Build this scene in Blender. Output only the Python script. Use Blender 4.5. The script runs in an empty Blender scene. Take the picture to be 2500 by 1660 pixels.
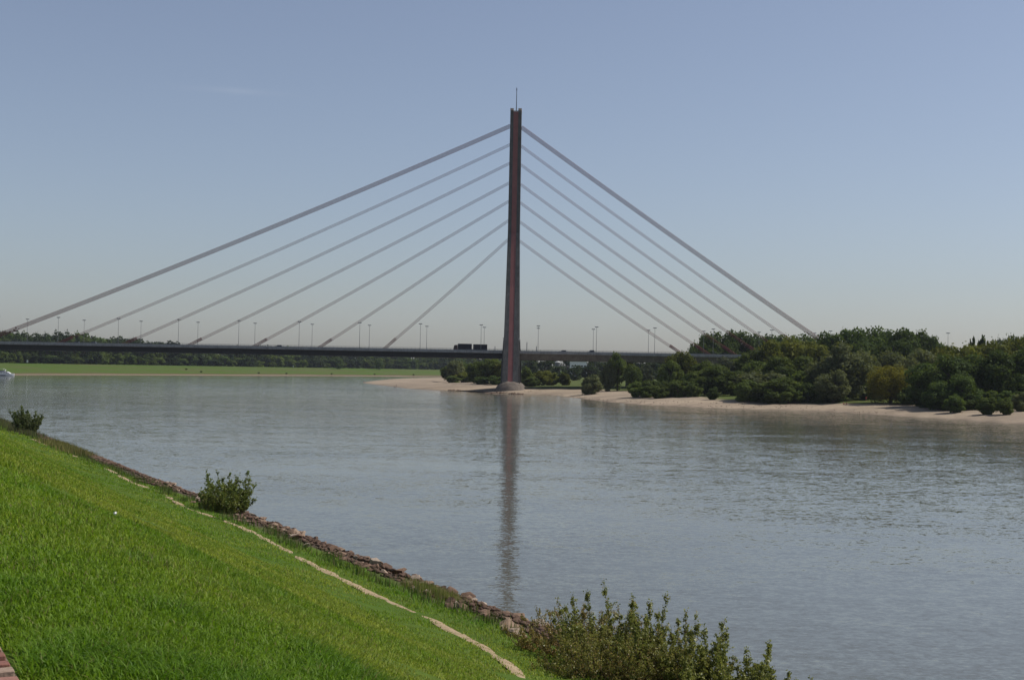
import bpy, bmesh, math, random
import numpy as np
from mathutils import Vector, Matrix, Euler

R = math.radians
random.seed(7)
RNG = np.random.default_rng(11)
S = bpy.context.scene
COL = S.collection

# ------------------------------------------------------------------ camera
CAM_H, FPX, ROLL = 12.5, 3243.0, R(1.05)
cd = bpy.data.cameras.new('camera')
cam = bpy.data.objects.new('camera', cd)
COL.objects.link(cam)
cd.sensor_width = 36.0
cd.lens = FPX / 2500.0 * 36.0
cd.clip_start, cd.clip_end = 0.1, 20000
cam.matrix_world = Matrix.Translation((0, 0, CAM_H)) @ Matrix.Rotation(R(90 + 1.237), 4, 'X') @ Matrix.Rotation(ROLL, 4, 'Z')
S.camera = cam

# ------------------------------------------------------------------ sky, sun, exposure
SUN_EL, SUN_AZ = 50.0, 80.0        # azimuth: degrees to the right of the view direction (+Y)
w = bpy.data.worlds.new('World')
S.world = w
w.use_nodes = True
nt = w.node_tree
nt.nodes.clear()
out = nt.nodes.new('ShaderNodeOutputWorld')
bg = nt.nodes.new('ShaderNodeBackground')
sky = nt.nodes.new('ShaderNodeTexSky')
sky.sky_type = 'NISHITA'
sky.sun_disc = False
sky.sun_elevation = R(SUN_EL)
sky.sun_rotation = R(SUN_AZ)
sky.altitude = 0
sky.air_density, sky.dust_density, sky.ozone_density = 1.0, 1.0, 3.0
bg.inputs['Strength'].default_value = 0.079
# one faint wisp of high cloud, mixed into the sky itself
geo = nt.nodes.new('ShaderNodeTexCoord')
sep = nt.nodes.new('ShaderNodeSeparateXYZ')
nt.links.new(geo.outputs['Generated'], sep.inputs[0])
def wmath(op, a, b=None, c=None):
    n = nt.nodes.new('ShaderNodeMath'); n.operation = op
    for i, v in enumerate((a, b, c)):
        if v is None: continue
        if isinstance(v, (int, float)): n.inputs[i].default_value = v
        else: nt.links.new(v, n.inputs[i])
    return n.outputs[0]
ysafe = wmath('MAXIMUM', sep.outputs['Y'], 0.05)
ta = wmath('DIVIDE', sep.outputs['X'], ysafe)
tb = wmath('DIVIDE', sep.outputs['Z'], ysafe)
da = wmath('DIVIDE', wmath('SUBTRACT', ta, -0.2145), 0.034)
db = wmath('DIVIDE', wmath('ADD', wmath('SUBTRACT', tb, 0.2060), wmath('MULTIPLY', wmath('SUBTRACT', ta, -0.2145), 0.05)), 0.0022)
gm = wmath('POWER', 2.718, wmath('MULTIPLY', wmath('ADD', wmath('MULTIPLY', da, da), wmath('MULTIPLY', db, db)), -1.0))
wn = nt.nodes.new('ShaderNodeTexNoise'); wn.inputs['Scale'].default_value = 60; wn.inputs['Detail'].default_value = 4
nt.links.new(geo.outputs['Generated'], wn.inputs['Vector'])
fac = wmath('MULTIPLY', wmath('MULTIPLY', gm, wn.outputs['Fac']), 0.09)
mx = nt.nodes.new('ShaderNodeMixRGB')
nt.links.new(fac, mx.inputs['Fac'])
hsv = nt.nodes.new('ShaderNodeHueSaturation')
hsv.inputs['Saturation'].default_value = 0.76
hsv.inputs['Value'].default_value = 1.0
nt.links.new(sky.outputs[0], hsv.inputs['Color'])
tint = nt.nodes.new('ShaderNodeMixRGB'); tint.blend_type = 'MULTIPLY'; tint.inputs[0].default_value = 1.0
tint.inputs[2].default_value = (0.995, 0.985, 1.035, 1)
nt.links.new(hsv.outputs[0], tint.inputs[1])
nt.links.new(tint.outputs[0], mx.inputs[1])
mx.inputs[2].default_value = (9, 9, 9.3, 1)
nt.links.new(mx.outputs[0], bg.inputs['Color'])
nt.links.new(bg.outputs[0], out.inputs[0])

sl = bpy.data.lights.new('sun', 'SUN')
sun = bpy.data.objects.new('sun', sl)
COL.objects.link(sun)
sl.energy, sl.angle, sl.color = 3.6, R(0.53), (1.0, 0.94, 0.86)
SV = Vector((math.cos(R(SUN_EL)) * math.sin(R(SUN_AZ)), math.cos(R(SUN_EL)) * math.cos(R(SUN_AZ)), math.sin(R(SUN_EL))))
sun.rotation_euler = SV.to_track_quat('Z', 'Y').to_euler()
sun.location = (400, 200, 500)

S.view_settings.view_transform = 'Standard'
S.view_settings.look = 'None'
S.view_settings.gamma = 1.0
S.view_settings.exposure = 0.25
S.view_settings.use_curve_mapping = False
S.render.engine = 'CYCLES'
S.cycles.max_bounces = 6
S.cycles.transparent_max_bounces = 4
S.cycles.volume_bounces = 0

# ------------------------------------------------------------------ helpers
def hz(px):                       # image row of the true horizon below image column px
    return 900 + 0.01833 * (px - 1250)

def wx(px, Y, py=905):            # world x of image column px at distance Y
    return (px + 0.01833 * (py - 830) - 1250) / FPX * Y

def tag(o, label=None, cat=None, group=None, kind=None):
    if label: o['label'] = label
    if cat: o['category'] = cat
    if group: o['group'] = group
    if kind: o['kind'] = kind
    return o

def link(o, parent=None):
    COL.objects.link(o)
    if parent: o.parent = parent
    return o

def empty(name, loc=(0, 0, 0), rz=0.0):
    o = bpy.data.objects.new(name, None)
    o.empty_display_size = 0.5
    o.location = loc
    o.rotation_euler = (0, 0, rz)
    return link(o)

def mesh_np(name, verts, faces, smooth=False, mat=None, col=None):
    """verts Nx3, faces: list of index arrays (each MxK) -> mesh"""
    me = bpy.data.meshes.new(name)
    verts = np.asarray(verts, dtype=np.float32)
    fl = [np.asarray(f, dtype=np.int32) for f in faces if len(f)]
    me.vertices.add(len(verts))
    me.vertices.foreach_set('co', verts.ravel())
    li = np.concatenate([f.ravel() for f in fl])
    tot = np.concatenate([np.full(len(f), f.shape[1], np.int32) for f in fl])
    st = np.concatenate([[0], np.cumsum(tot)[:-1]]).astype(np.int32)
    me.loops.add(len(li))
    me.loops.foreach_set('vertex_index', li)
    me.polygons.add(len(tot))
    me.polygons.foreach_set('loop_start', st)
    me.polygons.foreach_set('loop_total', tot)
    if smooth:
        me.polygons.foreach_set('use_smooth', np.ones(len(tot), bool))
    me.update(calc_edges=True)
    if col is not None:
        a = me.attributes.new('col', 'FLOAT_COLOR', 'POINT')
        c = np.ones((len(verts), 4), np.float32)
        c[:, :3] = col
        a.data.foreach_set('color', c.ravel())
    if mat: me.materials.append(mat)
    return me

class MB:
    """collects simple shapes and builds them as one mesh object"""
    def __init__(s): s.v = []; s.f = []
    def add(s, vs, fs):
        o = len(s.v); s.v += [tuple(p) for p in vs]; s.f += [tuple(i + o for i in f) for f in fs]
    def box(s, x0, x1, y0, y1, z0, z1):
        s.add([(x0, y0, z0), (x1, y0, z0), (x1, y1, z0), (x0, y1, z0), (x0, y0, z1), (x1, y0, z1), (x1, y1, z1), (x0, y1, z1)],
              [(0, 3, 2, 1), (4, 5, 6, 7), (0, 1, 5, 4), (1, 2, 6, 5), (2, 3, 7, 6), (3, 0, 4, 7)])
    def loft(s, rings, cap=True):
        n = len(rings[0]); vs = [p for r in rings for p in r]; fs = []
        for k in range(len(rings) - 1):
            for i in range(n):
                j = (i + 1) % n
                fs.append((k * n + i, k * n + j, (k + 1) * n + j, (k + 1) * n + i))
        if cap:
            fs.append(tuple(range(n))[::-1]); fs.append(tuple((len(rings) - 1) * n + i for i in range(n)))
        s.add(vs, fs)
    def tube(s, pts, rad, n=6, cap=True):
        pts = [Vector(p) for p in pts]
        if not hasattr(rad, '__len__'): rad = [rad] * len(pts)
        rings = []
        for i, p in enumerate(pts):
            d = (pts[min(i + 1, len(pts) - 1)] - pts[max(i - 1, 0)]).normalized()
            u = d.cross(Vector((0, 0, 1)))
            if u.length < 0.05: u = d.cross(Vector((1, 0, 0)))
            u.normalize(); v = d.cross(u)
            rings.append([p + (u * math.cos(2 * math.pi * k / n) + v * math.sin(2 * math.pi * k / n)) * rad[i] for k in range(n)])
        s.loft(rings, cap)
    def prism(s, poly, y0, y1):       # polygon in xz extruded along y
        n = len(poly)
        s.add([(x, y0, z) for x, z in poly] + [(x, y1, z) for x, z in poly],
              [tuple(range(n))] + [tuple(range(n, 2 * n))[::-1]] + [(i, i + n, (i + 1) % n + n, (i + 1) % n) for i in range(n)])
    def mesh(s, name, mat, smooth=False):
        me = bpy.data.meshes.new(name)
        me.from_pydata(s.v, [], s.f)
        bm = bmesh.new(); bm.from_mesh(me); bmesh.ops.recalc_face_normals(bm, faces=bm.faces); bm.to_mesh(me); bm.free()
        if smooth: me.polygons.foreach_set('use_smooth', [True] * len(me.polygons))
        if mat: me.materials.append(mat)
        me.update()
        return me
    def build(s, name, mat, parent=None, smooth=False):
        return link(bpy.data.objects.new(name, s.mesh(name, mat, smooth)), parent)

def copy_tree(o, parent=None):
    c = o.copy(); COL.objects.link(c); c.parent = parent
    for ch in list(o.children): copy_tree(ch, c)
    return c

def vnoise(x, y, seed=0):
    """smooth 2-D value noise in 0..1"""
    x = np.asarray(x, float); y = np.asarray(y, float)
    xi = np.floor(x); yi = np.floor(y); fx = x - xi; fy = y - yi
    fx = fx * fx * (3 - 2 * fx); fy = fy * fy * (3 - 2 * fy)
    def h(a, b):
        v = np.sin(a * 127.1 + b * 311.7 + seed * 74.7) * 43758.5453
        return v - np.floor(v)
    return (h(xi, yi) * (1 - fx) + h(xi + 1, yi) * fx) * (1 - fy) + (h(xi, yi + 1) * (1 - fx) + h(xi + 1, yi + 1) * fx) * fy

def fbm(x, y, seed=0, o=3):
    a, t, s_ = 0.5, 0, 0
    for k in range(o):
        t = t + a * vnoise(x * 2 ** k, y * 2 ** k, seed + k * 3.1); s_ += a; a *= 0.5
    return t / s_

def catmull(P, step=4):
    P = [np.array(p, float) for p in P]; outp = []
    for i in range(len(P) - 1):
        p0, p1, p2, p3 = P[max(i - 1, 0)], P[i], P[i + 1], P[min(i + 2, len(P) - 1)]
        n = max(2, int(np.linalg.norm(p2 - p1) / step))
        for k in range(n):
            t = k / n
            outp.append(0.5 * ((2 * p1) + (-p0 + p2) * t + (2 * p0 - 5 * p1 + 4 * p2 - p3) * t * t + (-p0 + 3 * p1 - 3 * p2 + p3) * t ** 3))
    outp.append(P[-1])
    return np.array(outp)

def poly_dist(px, py, poly, closed=False):
    """distance, nearest-segment side (left +) to polyline"""
    px = np.asarray(px, float).ravel(); py = np.asarray(py, float).ravel()
    if len(px) == 1:
        A = np.asarray(poly, float); B = np.roll(A, -1, 0)
        if not closed: A, B = A[:-1], B[:-1]
        D = B - A; L = (D ** 2).sum(1) + 1e-12; P = np.array([px[0], py[0]])
        t = np.clip(((P - A) * D).sum(1) / L, 0, 1); Q = P - A - D * t[:, None]
        dd = (Q ** 2).sum(1); i = int(np.argmin(dd))
        return np.sqrt(dd[i:i + 1]), np.array([np.sign(D[i, 0] * Q[i, 1] - D[i, 1] * Q[i, 0])])
    best = np.full(px.shape, 1e18); side = np.zeros(px.shape)
    n = len(poly)
    for i in range(n if closed else n - 1):
        ax, ay = poly[i]; bx, by = poly[(i + 1) % n]
        dx, dy = bx - ax, by - ay; L = dx * dx + dy * dy + 1e-12
        t = np.clip(((px - ax) * dx + (py - ay) * dy) / L, 0, 1)
        qx, qy = px - ax - t * dx, py - ay - t * dy
        d = qx * qx + qy * qy
        m = d < best
        best = np.where(m, d, best)
        side = np.where(m, np.sign(dx * qy - dy * qx), side)
    return np.sqrt(best), side

def in_poly(px, py, poly):
    px = np.asarray(px, float).ravel(); py = np.asarray(py, float).ravel()
    if len(px) == 1:
        A = np.asarray(poly, float); B = np.roll(A, -1, 0); x, y = px[0], py[0]
        m_ = (A[:, 1] > y) != (B[:, 1] > y); A, B = A[m_], B[m_]
        return np.array([int((x < (B[:, 0] - A[:, 0]) * (y - A[:, 1]) / (B[:, 1] - A[:, 1]) + A[:, 0]).sum()) % 2 == 1])
    c = np.zeros(px.shape, bool); n = len(poly)
    for i in range(n):
        x1, y1 = poly[i]; x2, y2 = poly[(i + 1) % n]
        if y1 == y2: continue
        c ^= ((y1 > py) != (y2 > py)) & (px < (x2 - x1) * (py - y1) / (y2 - y1) + x1)
    return c

# ------------------------------------------------------------------ materials
class NT:
    def __init__(s, name, rough=0.8, spec=0.3):
        s.m = bpy.data.materials.new(name); s.m.use_nodes = True
        s.t = s.m.node_tree; s.b = s.t.nodes['Principled BSDF']
        s.b.inputs['Roughness'].default_value = rough
        s.b.inputs['Specular IOR Level'].default_value = spec
    def n(s, typ, **kw):
        nd = s.t.nodes.new(typ)
        for k, v in kw.items(): setattr(nd, k, v)
        return nd
    def l(s, a, b): s.t.links.new(a, b)
    def pos(s):
        return s.n('ShaderNodeNewGeometry').outputs['Position']
    def objpos(s):
        return s.n('ShaderNodeTexCoord').outputs['Object']
    def mapping(s, vec, scale):
        mp = s.n('ShaderNodeMapping'); mp.inputs['Scale'].default_value = scale; s.l(vec, mp.inputs['Vector']); return mp.outputs[0]
    def noise(s, vec, scale, detail=3, rough=0.55):
        nd = s.n('ShaderNodeTexNoise'); nd.inputs['Scale'].default_value = scale
        nd.inputs['Detail'].default_value = detail; nd.inputs['Roughness'].default_value = rough
        s.l(vec, nd.inputs['Vector']); return nd.outputs['Fac']
    def ramp(s, fac, stops):
        r = s.n('ShaderNodeValToRGB'); e = r.color_ramp.elements
        while len(e) < len(stops): e.new(0.5)
        for i, (p, c) in enumerate(stops):
            e[i].position = p; e[i].color = (*c, 1)
        s.l(fac, r.inputs[0]); return r.outputs[0]
    def mix(s, fac, a, b, typ='MIX'):
        m = s.n('ShaderNodeMixRGB', blend_type=typ)
        for i, v in ((0, fac), (1, a), (2, b)):
            if isinstance(v, (int, float)): m.inputs[i].default_value = v
            elif isinstance(v, tuple): m.inputs[i].default_value = (*v, 1)
            else: s.l(v, m.inputs[i])
        return m.outputs[0]
    def math(s, op, a, b=None):
        m = s.n('ShaderNodeMath', operation=op)
        for i, v in ((0, a), (1, b)):
            if v is None: continue
            if isinstance(v, (int, float)): m.inputs[i].default_value = v
            else: s.l(v, m.inputs[i])
        return m.outputs[0]
    def base(s, c):
        if isinstance(c, tuple): s.b.inputs['Base Color'].default_value = (*c, 1)
        else: s.l(c, s.b.inputs['Base Color'])
    def bump(s, h, dist, strength=1.0):
        b = s.n('ShaderNodeBump'); b.inputs['Distance'].default_value = dist; b.inputs['Strength'].default_value = strength
        s.l(h, b.inputs['Height']); s.l(b.outputs[0], s.b.inputs['Normal'])

def plain(name, c, rough=0.7, spec=0.3, metal=0.0, var=0.15, scale=0.6):
    m = NT(name, rough, spec)
    f = m.noise(m.objpos(), scale, 4)
    m.base(m.ramp(f, [(0.3, tuple(x * (1 - var) for x in c)), (0.7, tuple(min(1, x * (1 + var)) for x in c))]))
    m.b.inputs['Metallic'].default_value = metal
    return m.m

def foliage(name, c1, c2, trans=0.45, spec=0.08, rough=0.7, objvar=0.25, nscale=0.12):
    """leaf material: patches of two greens, a brightness per tree, light passing through"""
    m = NT(name, rough, spec)
    oi = m.n('ShaderNodeObjectInfo')
    f = m.noise(m.pos(), nscale, 3)
    c = m.ramp(f, [(0.32, c1), (0.68, c2)])
    f2 = m.noise(m.pos(), 2.2, 1)
    c = m.mix(0.35, c, m.ramp(f2, [(0.3, (0.35, 0.38, 0.35)), (0.7, (1.0, 1.0, 0.95))]), 'MULTIPLY')  # random dark mottling: leaf self-shadow painted into the colour
    v = m.math('ADD', m.math('MULTIPLY', oi.outputs['Random'], 2 * objvar), 1 - objvar)
    cb = m.n('ShaderNodeCombineXYZ')
    for i in range(3): m.l(v, cb.inputs[i])
    c = m.mix(1.0, c, cb.outputs[0], 'MULTIPLY')
    m.base(c)
    tr = m.n('ShaderNodeBsdfTranslucent'); m.l(m.mix(1.0, c, (1.0, 0.95, 0.45), 'MULTIPLY'), tr.inputs[0])
    ms = m.n('ShaderNodeMixShader'); ms.inputs[0].default_value = trans
    m.l(m.b.outputs[0], ms.inputs[1]); m.l(tr.outputs[0], ms.inputs[2])
    m.l(ms.outputs[0], m.t.nodes['Material Output'].inputs[0])
    return m.m

def leafcol(name, trans=0.4, rough=0.5, spec=0.3):
    """foliage whose colour is stored per leaf"""
    m = NT(name, rough, spec)
    a = m.n('ShaderNodeAttribute'); a.attribute_name = 'col'
    m.base(a.outputs['Color'])
    tr = m.n('ShaderNodeBsdfTranslucent'); m.l(a.outputs['Color'], tr.inputs[0])
    ms = m.n('ShaderNodeMixShader'); ms.inputs[0].default_value = trans
    m.l(m.b.outputs[0], ms.inputs[1]); m.l(tr.outputs[0], ms.inputs[2])
    m.l(ms.outputs[0], m.t.nodes['Material Output'].inputs[0])
    return m.m

M = {}
def concrete(name, a, b, streak=True):
    m = NT(name, 0.85, 0.25)
    p = m.objpos()
    c = m.ramp(m.noise(p, 0.35, 5), [(0.3, a), (0.7, b)])
    st = m.noise(m.mapping(p, (1.6, 1.6, 0.06)), 1.0, 4)
    c = m.mix(0.6, c, m.ramp(st, [(0.35, (0.62, 0.6, 0.57)), (0.6, (1, 1, 1))]), 'MULTIPLY')
    m.base(c); m.bump(m.noise(p, 3.0, 4), 0.02)
    return m.m
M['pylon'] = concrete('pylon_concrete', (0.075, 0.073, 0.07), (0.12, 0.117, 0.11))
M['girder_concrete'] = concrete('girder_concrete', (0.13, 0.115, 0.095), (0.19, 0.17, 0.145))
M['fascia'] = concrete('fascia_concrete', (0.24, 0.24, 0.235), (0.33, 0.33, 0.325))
M['pedestal'] = concrete('pedestal_concrete', (0.10, 0.085, 0.07), (0.18, 0.15, 0.125))
M['red'] = plain('red_paint', (0.235, 0.088, 0.078), 0.6, 0.3, var=0.12, scale=0.25)
M['rope'] = plain('rope_red_paint', (0.20, 0.045, 0.042), 0.55, 0.3)
M['sleeve'] = plain('sleeve_red_paint', (0.17, 0.032, 0.026), 0.5, 0.3)
M['steel_dark'] = plain('dark_steel_paint', (0.035, 0.036, 0.042), 0.6, 0.3)
M['rail'] = plain('railing_paint', (0.10, 0.105, 0.105), 0.55, 0.3)
M['galv'] = plain('galvanised_steel', (0.42, 0.42, 0.40), 0.5, 0.4, 0.3)
M['lamp'] = plain('lamp_grey', (0.16, 0.165, 0.17), 0.5, 0.4)
M['asphalt'] = plain('asphalt', (0.05, 0.05, 0.05), 0.9, 0.2)
M['cap'] = plain('copper_cap', (0.45, 0.34, 0.27), 0.6, 0.3)
M['antenna'] = plain('antenna_paint', (0.10, 0.13, 0.17), 0.5, 0.4)
M['truck_tarp'] = plain('truck_tarp', (0.022, 0.021, 0.026), 0.6, 0.3)
M['truck_red'] = plain('truck_red', (0.07, 0.012, 0.014), 0.4, 0.5)
M['car_dark'] = plain('car_dark', (0.02, 0.022, 0.026), 0.3, 0.5)
M['car_grey'] = plain('car_grey', (0.09, 0.095, 0.1), 0.3, 0.5)
M['glass'] = plain('window_glass', (0.015, 0.018, 0.02), 0.08, 0.6)
M['tyre'] = plain('tyre_rubber', (0.015, 0.015, 0.015), 0.9, 0.1)
M['boat_white'] = plain('boat_white', (0.75, 0.75, 0.74), 0.35, 0.5, var=0.04)
M['boat_blue'] = plain('boat_blue', (0.03, 0.05, 0.11), 0.4, 0.5)
M['boat_grey'] = plain('boat_canvas', (0.18, 0.19, 0.22), 0.8, 0.2)
M['white'] = plain('white_paint', (0.72, 0.72, 0.70), 0.6, 0.3, var=0.05)
M['bark'] = plain('bark', (0.075, 0.06, 0.045), 0.9, 0.1, var=0.35, scale=3)
M['twig'] = plain('twig_bark', (0.11, 0.075, 0.045), 0.9, 0.1, var=0.3, scale=6)
M['skin'] = plain('skin', (0.42, 0.22, 0.15), 0.6, 0.3, var=0.05)
M['cloth_red'] = plain('cloth_red', (0.35, 0.06, 0.04), 0.9, 0.1)
M['cloth_dark'] = plain('cloth_dark', (0.03, 0.03, 0.035), 0.9, 0.1)
M['cloth_blue'] = plain('cloth_blue', (0.05, 0.07, 0.13), 0.9, 0.1)
M['fur_dark'] = plain('fur_dark', (0.025, 0.018, 0.014), 0.9, 0.1)
M['stone'] = None

# foliage
M['f_dark'] = foliage('foliage_dark', (0.056, 0.092, 0.028), (0.105, 0.152, 0.040))
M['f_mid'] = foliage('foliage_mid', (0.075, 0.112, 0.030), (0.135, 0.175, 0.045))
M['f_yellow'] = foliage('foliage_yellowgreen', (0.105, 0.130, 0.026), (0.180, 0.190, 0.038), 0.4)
M['f_weep'] = foliage('foliage_weeping', (0.16, 0.16, 0.026), (0.25, 0.235, 0.04), 0.45)
M['f_grey'] = foliage('foliage_grey_willow', (0.105, 0.125, 0.058), (0.175, 0.198, 0.095))
M['f_silver'] = foliage('foliage_silver', (0.070, 0.088, 0.060), (0.125, 0.145, 0.105))
M['f_shrub'] = foliage('foliage_shrub', (0.080, 0.115, 0.032), (0.140, 0.185, 0.050))
M['f_far'] = foliage('foliage_far', (0.026, 0.044, 0.020), (0.058, 0.082, 0.034), nscale=0.05)
M['leaf'] = leafcol('shrub_leaf', 0.42, 0.45, 0.4)
M['grass'] = leafcol('grass_blade', 0.5, 0.55, 0.25)

# ------------------------------------------------------------------ terrain
LB = catmull([(110.5, -150), (59.6, -50), (34.1, 0), (-75, 214), (-160, 380), (-250, 560), (-335, 740), (-392, 920), (-407, 1090), (-358, 1275), (-274, 1458), (-195, 1640), (-90, 1762), (80, 1930), (420, 2250), (900, 2500)], 6)
RB = [(300, -150), (230, 50), (185, 200), (160, 290), (138, 359), (124, 401), (104, 450), (85, 460), (68.6, 468), (52.5, 486), (40, 522), (29.4, 589), (17.5, 646), (0, 654), (-10, 658), (-19.4, 698), (-26.6, 718), (-38, 731), (-58, 760), (-79, 851), (-101, 941), (-112, 1010), (-116, 1100), (-116, 1178), (-98, 1275), (-71, 1398), (0, 1560), (130, 1720), (420, 1950), (900, 2250), (2500, 2600), (2500, -150)]
RBs = [tuple(p) for p in catmull(RB[:28], 5)] + RB[28:]

NEAR_T = [-30, -8, -3, 0, 3.5, 8.5, 12.0, 27.2, 28.6, 29.3, 34, 40, 60, 3000]
NEAR_Z = [-3.5, -2.0, -0.8, 0, 1.15, 2.05, 3.05, 10.35, 10.74, 10.80, 10.8, 9.8, 5.0, 5.0]
FAR_T = [-30, -8, 0, 5, 12, 35, 70, 105, 400, 3000]
FAR_Z = [-3.5, -1.2, 0, 0.8, 1.9, 4.6, 7.2, 8.9, 9.6, 10]
def left_z(t, Y, X=None):
    f = np.clip((np.asarray(Y, float) - 400) / 320, 0, 1); f = f * f * (3 - 2 * f)
    z = np.interp(t, NEAR_T, NEAR_Z) * (1 - f) + np.interp(t, FAR_T, FAR_Z) * f
    if X is not None:
        lump = (fbm(X * 0.35, Y * 0.35, 5) - 0.5) * 0.16 + (fbm(X * 1.3, Y * 1.3, 9) - 0.5) * 0.10
        wgt = np.clip((np.asarray(t) - 1.0) / 3, 0, 1) * np.clip((28.6 - np.asarray(t)) / 2, 0, 1) * (1 - f)
        z = z + lump * wgt
    return z
def left_t(X, Y):
    d, sd = poly_dist(X, Y, LB)
    return d * sd
def right_z(X, Y):
    d, _ = poly_dist(X, Y, RBs, True)
    ins = in_poly(X, Y, RBs)
    X = np.asarray(X, float).ravel(); Y = np.asarray(Y, float).ravel()
    bumpy = (fbm(X * 0.05, Y * 0.05, 21) - 0.5) * 1.1 + (fbm(X * 0.2, Y * 0.2, 23) - 0.5) * 0.3
    zi = 4.4 * (1 - np.exp(-d / 36)) + bumpy * np.clip(d / 20, 0, 1)
    return np.where(ins, zi, -np.minimum(0.07 * d, 2.5)), np.where(ins, d, -d)
def gz_right(X, Y):
    z, _ = right_z([X], [Y]); return float(z[0])
def gz_left(X, Y):
    t = left_t([X], [Y]); return float(left_z(t, np.array([Y], float), np.array([X], float))[0])

# ground sheet under everything
m = NT('earth', 0.95, 0.1)
m.base(m.ramp(m.noise(m.pos(), 0.02, 3), [(0.3, (0.06, 0.08, 0.03)), (0.7, (0.09, 0.11, 0.045))]))
b = MB(); b.box(-4400, 4400, -1500, 4400, -5.0, -4.0)
tag(b.build('ground', m.m), 'flat earth under the river and its banks', None, None, 'structure')

# near / far left bank: one sheet following the shoreline
m = NT('bank_cover', 0.95, 0.1)
a = m.n('ShaderNodeAttribute'); a.attribute_name = 'col'
p = m.pos()
n1 = m.noise(p, 0.9, 4)
n2 = m.noise(p, 9.0, 3)
c = m.mix(0.5, a.outputs['Color'], m.ramp(n1, [(0.3, (0.55, 0.55, 0.55)), (0.7, (1, 1, 1))]), 'MULTIPLY')
c = m.mix(0.5, c, m.ramp(n2, [(0.3, (0.5, 0.5, 0.5)), (0.7, (1, 1, 1))]), 'MULTIPLY')
m.base(c); m.bump(n2, 0.05)
M['bank'] = m.m
seg = np.linalg.norm(np.diff(LB, axis=0), axis=1)
cum = np.concatenate([[0], np.cumsum(seg)])
us = [0.0]
while us[-1] < cum[-1]:
    px_, py_ = np.interp(us[-1], cum, LB[:, 0]), np.interp(us[-1], cum, LB[:, 1])
    us.append(us[-1] + max(0.7, 0.012 * math.hypot(px_, py_)))
us = np.array(us)
tx = np.gradient(LB[:, 0], cum); ty = np.gradient(LB[:, 1], cum)
UX, UY = np.interp(us, cum, LB[:, 0]), np.interp(us, cum, LB[:, 1])
TX, TY = np.interp(us, cum, tx), np.interp(us, cum, ty)
L_ = np.hypot(TX, TY); TX /= L_; TY /= L_
ts = np.concatenate([[-30, -15, -8, -4, -2], np.arange(-1, 34.5, 0.55), [36, 40, 46, 54, 65, 80, 95, 105, 130, 180, 260, 400, 700, 1400, 2600]])
GX = UX[:, None] - TY[:, None] * ts[None, :]
GY = UY[:, None] + TX[:, None] * ts[None, :]
TT = np.broadcast_to(ts[None, :], GX.shape)
GZ = left_z(TT.ravel(), np.broadcast_to(UY[:, None], GX.shape).ravel(), GX.ravel()).reshape(GX.shape)
# note: the profile blend follows the shoreline position
nu, nt_ = GX.shape
idx = np.arange(nu * nt_).reshape(nu, nt_)
quads = np.stack([idx[:-1, :-1], idx[1:, :-1], idx[1:, 1:], idx[:-1, 1:]], -1).reshape(-1, 4)[:, ::-1]
far = np.clip((np.broadcast_to(UY[:, None], GX.shape) - 400) / 320, 0, 1)
nz = fbm(GX * 0.25, GY * 0.25, 3)
nzb = fbm(GX * 0.02, GY * 0.02, 8)
soil = np.array([0.10, 0.075, 0.055]); grs = np.array([0.065, 0.125, 0.014]); grs2 = np.array([0.10, 0.15, 0.02])
sand = np.array([0.30, 0.23, 0.16]); brown = np.array([0.13, 0.10, 0.055]); mead = np.array([0.082, 0.138, 0.018])
def lerp(a_, b_, f): return a_ * (1 - f[..., None]) + b_ * f[..., None]
g_near = lerp(grs, grs2, nz)
c_near = lerp(np.broadcast_to(soil, g_near.shape), g_near, np.clip((TT - 3.2 + (nz - .5) * 4) / 1.2, 0, 1))
c_far = lerp(np.broadcast_to(sand, g_near.shape), np.broadcast_to(brown, g_near.shape), np.clip((TT - 1.5 - nzb * 2.5) / 1.5, 0, 1))
c_far = lerp(c_far, lerp(np.broadcast_to(mead, g_near.shape), np.broadcast_to(mead * 0.6 + brown * 0.45, g_near.shape), np.clip((fbm(GX * 0.035, GY * 0.035, 12) - 0.3) * 2.0, 0, 1)), np.clip((TT - 3 - nzb * 7) / 5.0, 0, 1))
cc = lerp(c_near, c_far, far)
bank = link(bpy.data.objects.new('river_bank', mesh_np('river_bank', np.stack([GX, GY, GZ], -1).reshape(-1, 3), [quads], True, M['bank'], cc.reshape(-1, 3))))
tag(bank, 'green grassy dyke slope and far meadow along the river', None, None, 'structure')

# right bank: sandy spit and wooded foreland
xs = np.concatenate([np.arange(-150, 330, 4.0), np.arange(330, 2500, 70)])
ys = np.concatenate([np.arange(-150, 250, 30), np.arange(250, 1000, 4.0), np.arange(1000, 2600, 16)])
HX, HY = np.meshgrid(xs, ys, indexing='ij')
z_, d_ = right_z(HX, HY)
n_ = fbm(HX.ravel() * 0.06, HY.ravel() * 0.06, 31); n3 = fbm(HX.ravel() * 0.3, HY.ravel() * 0.3, 33)
beach_w = np.interp(HX.ravel(), [-60, -15, 10, 40, 60, 110, 160], [400, 60, 26, 36, 30, 24, 34])
fg = np.clip((d_ - beach_w + (n_ - 0.5) * 22) / 5, 0, 1)
sandc = lerp(np.broadcast_to(np.array([0.42, 0.338, 0.245]), (len(d_), 3)), np.broadcast_to(np.array([0.33, 0.265, 0.195]), (len(d_), 3)), np.clip((fbm(HX.ravel() * 0.02, HY.ravel() * 0.1, 51) - .35) * 3, 0, 1))
wet = np.clip(1 - d_ / 2.5, 0, 1)
tide = np.sin(d_ * 0.9 + 5 * fbm(HX.ravel() * 0.03, HY.ravel() * 0.03, 57)) * np.clip(1 - d_ / 26, 0, 1)
sandc = sandc * (1 - 0.45 * wet[:, None]) * (1 - 0.13 * np.clip(tide, 0, 1)[:, None]) * (0.84 + 0.3 * n3[:, None])
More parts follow.
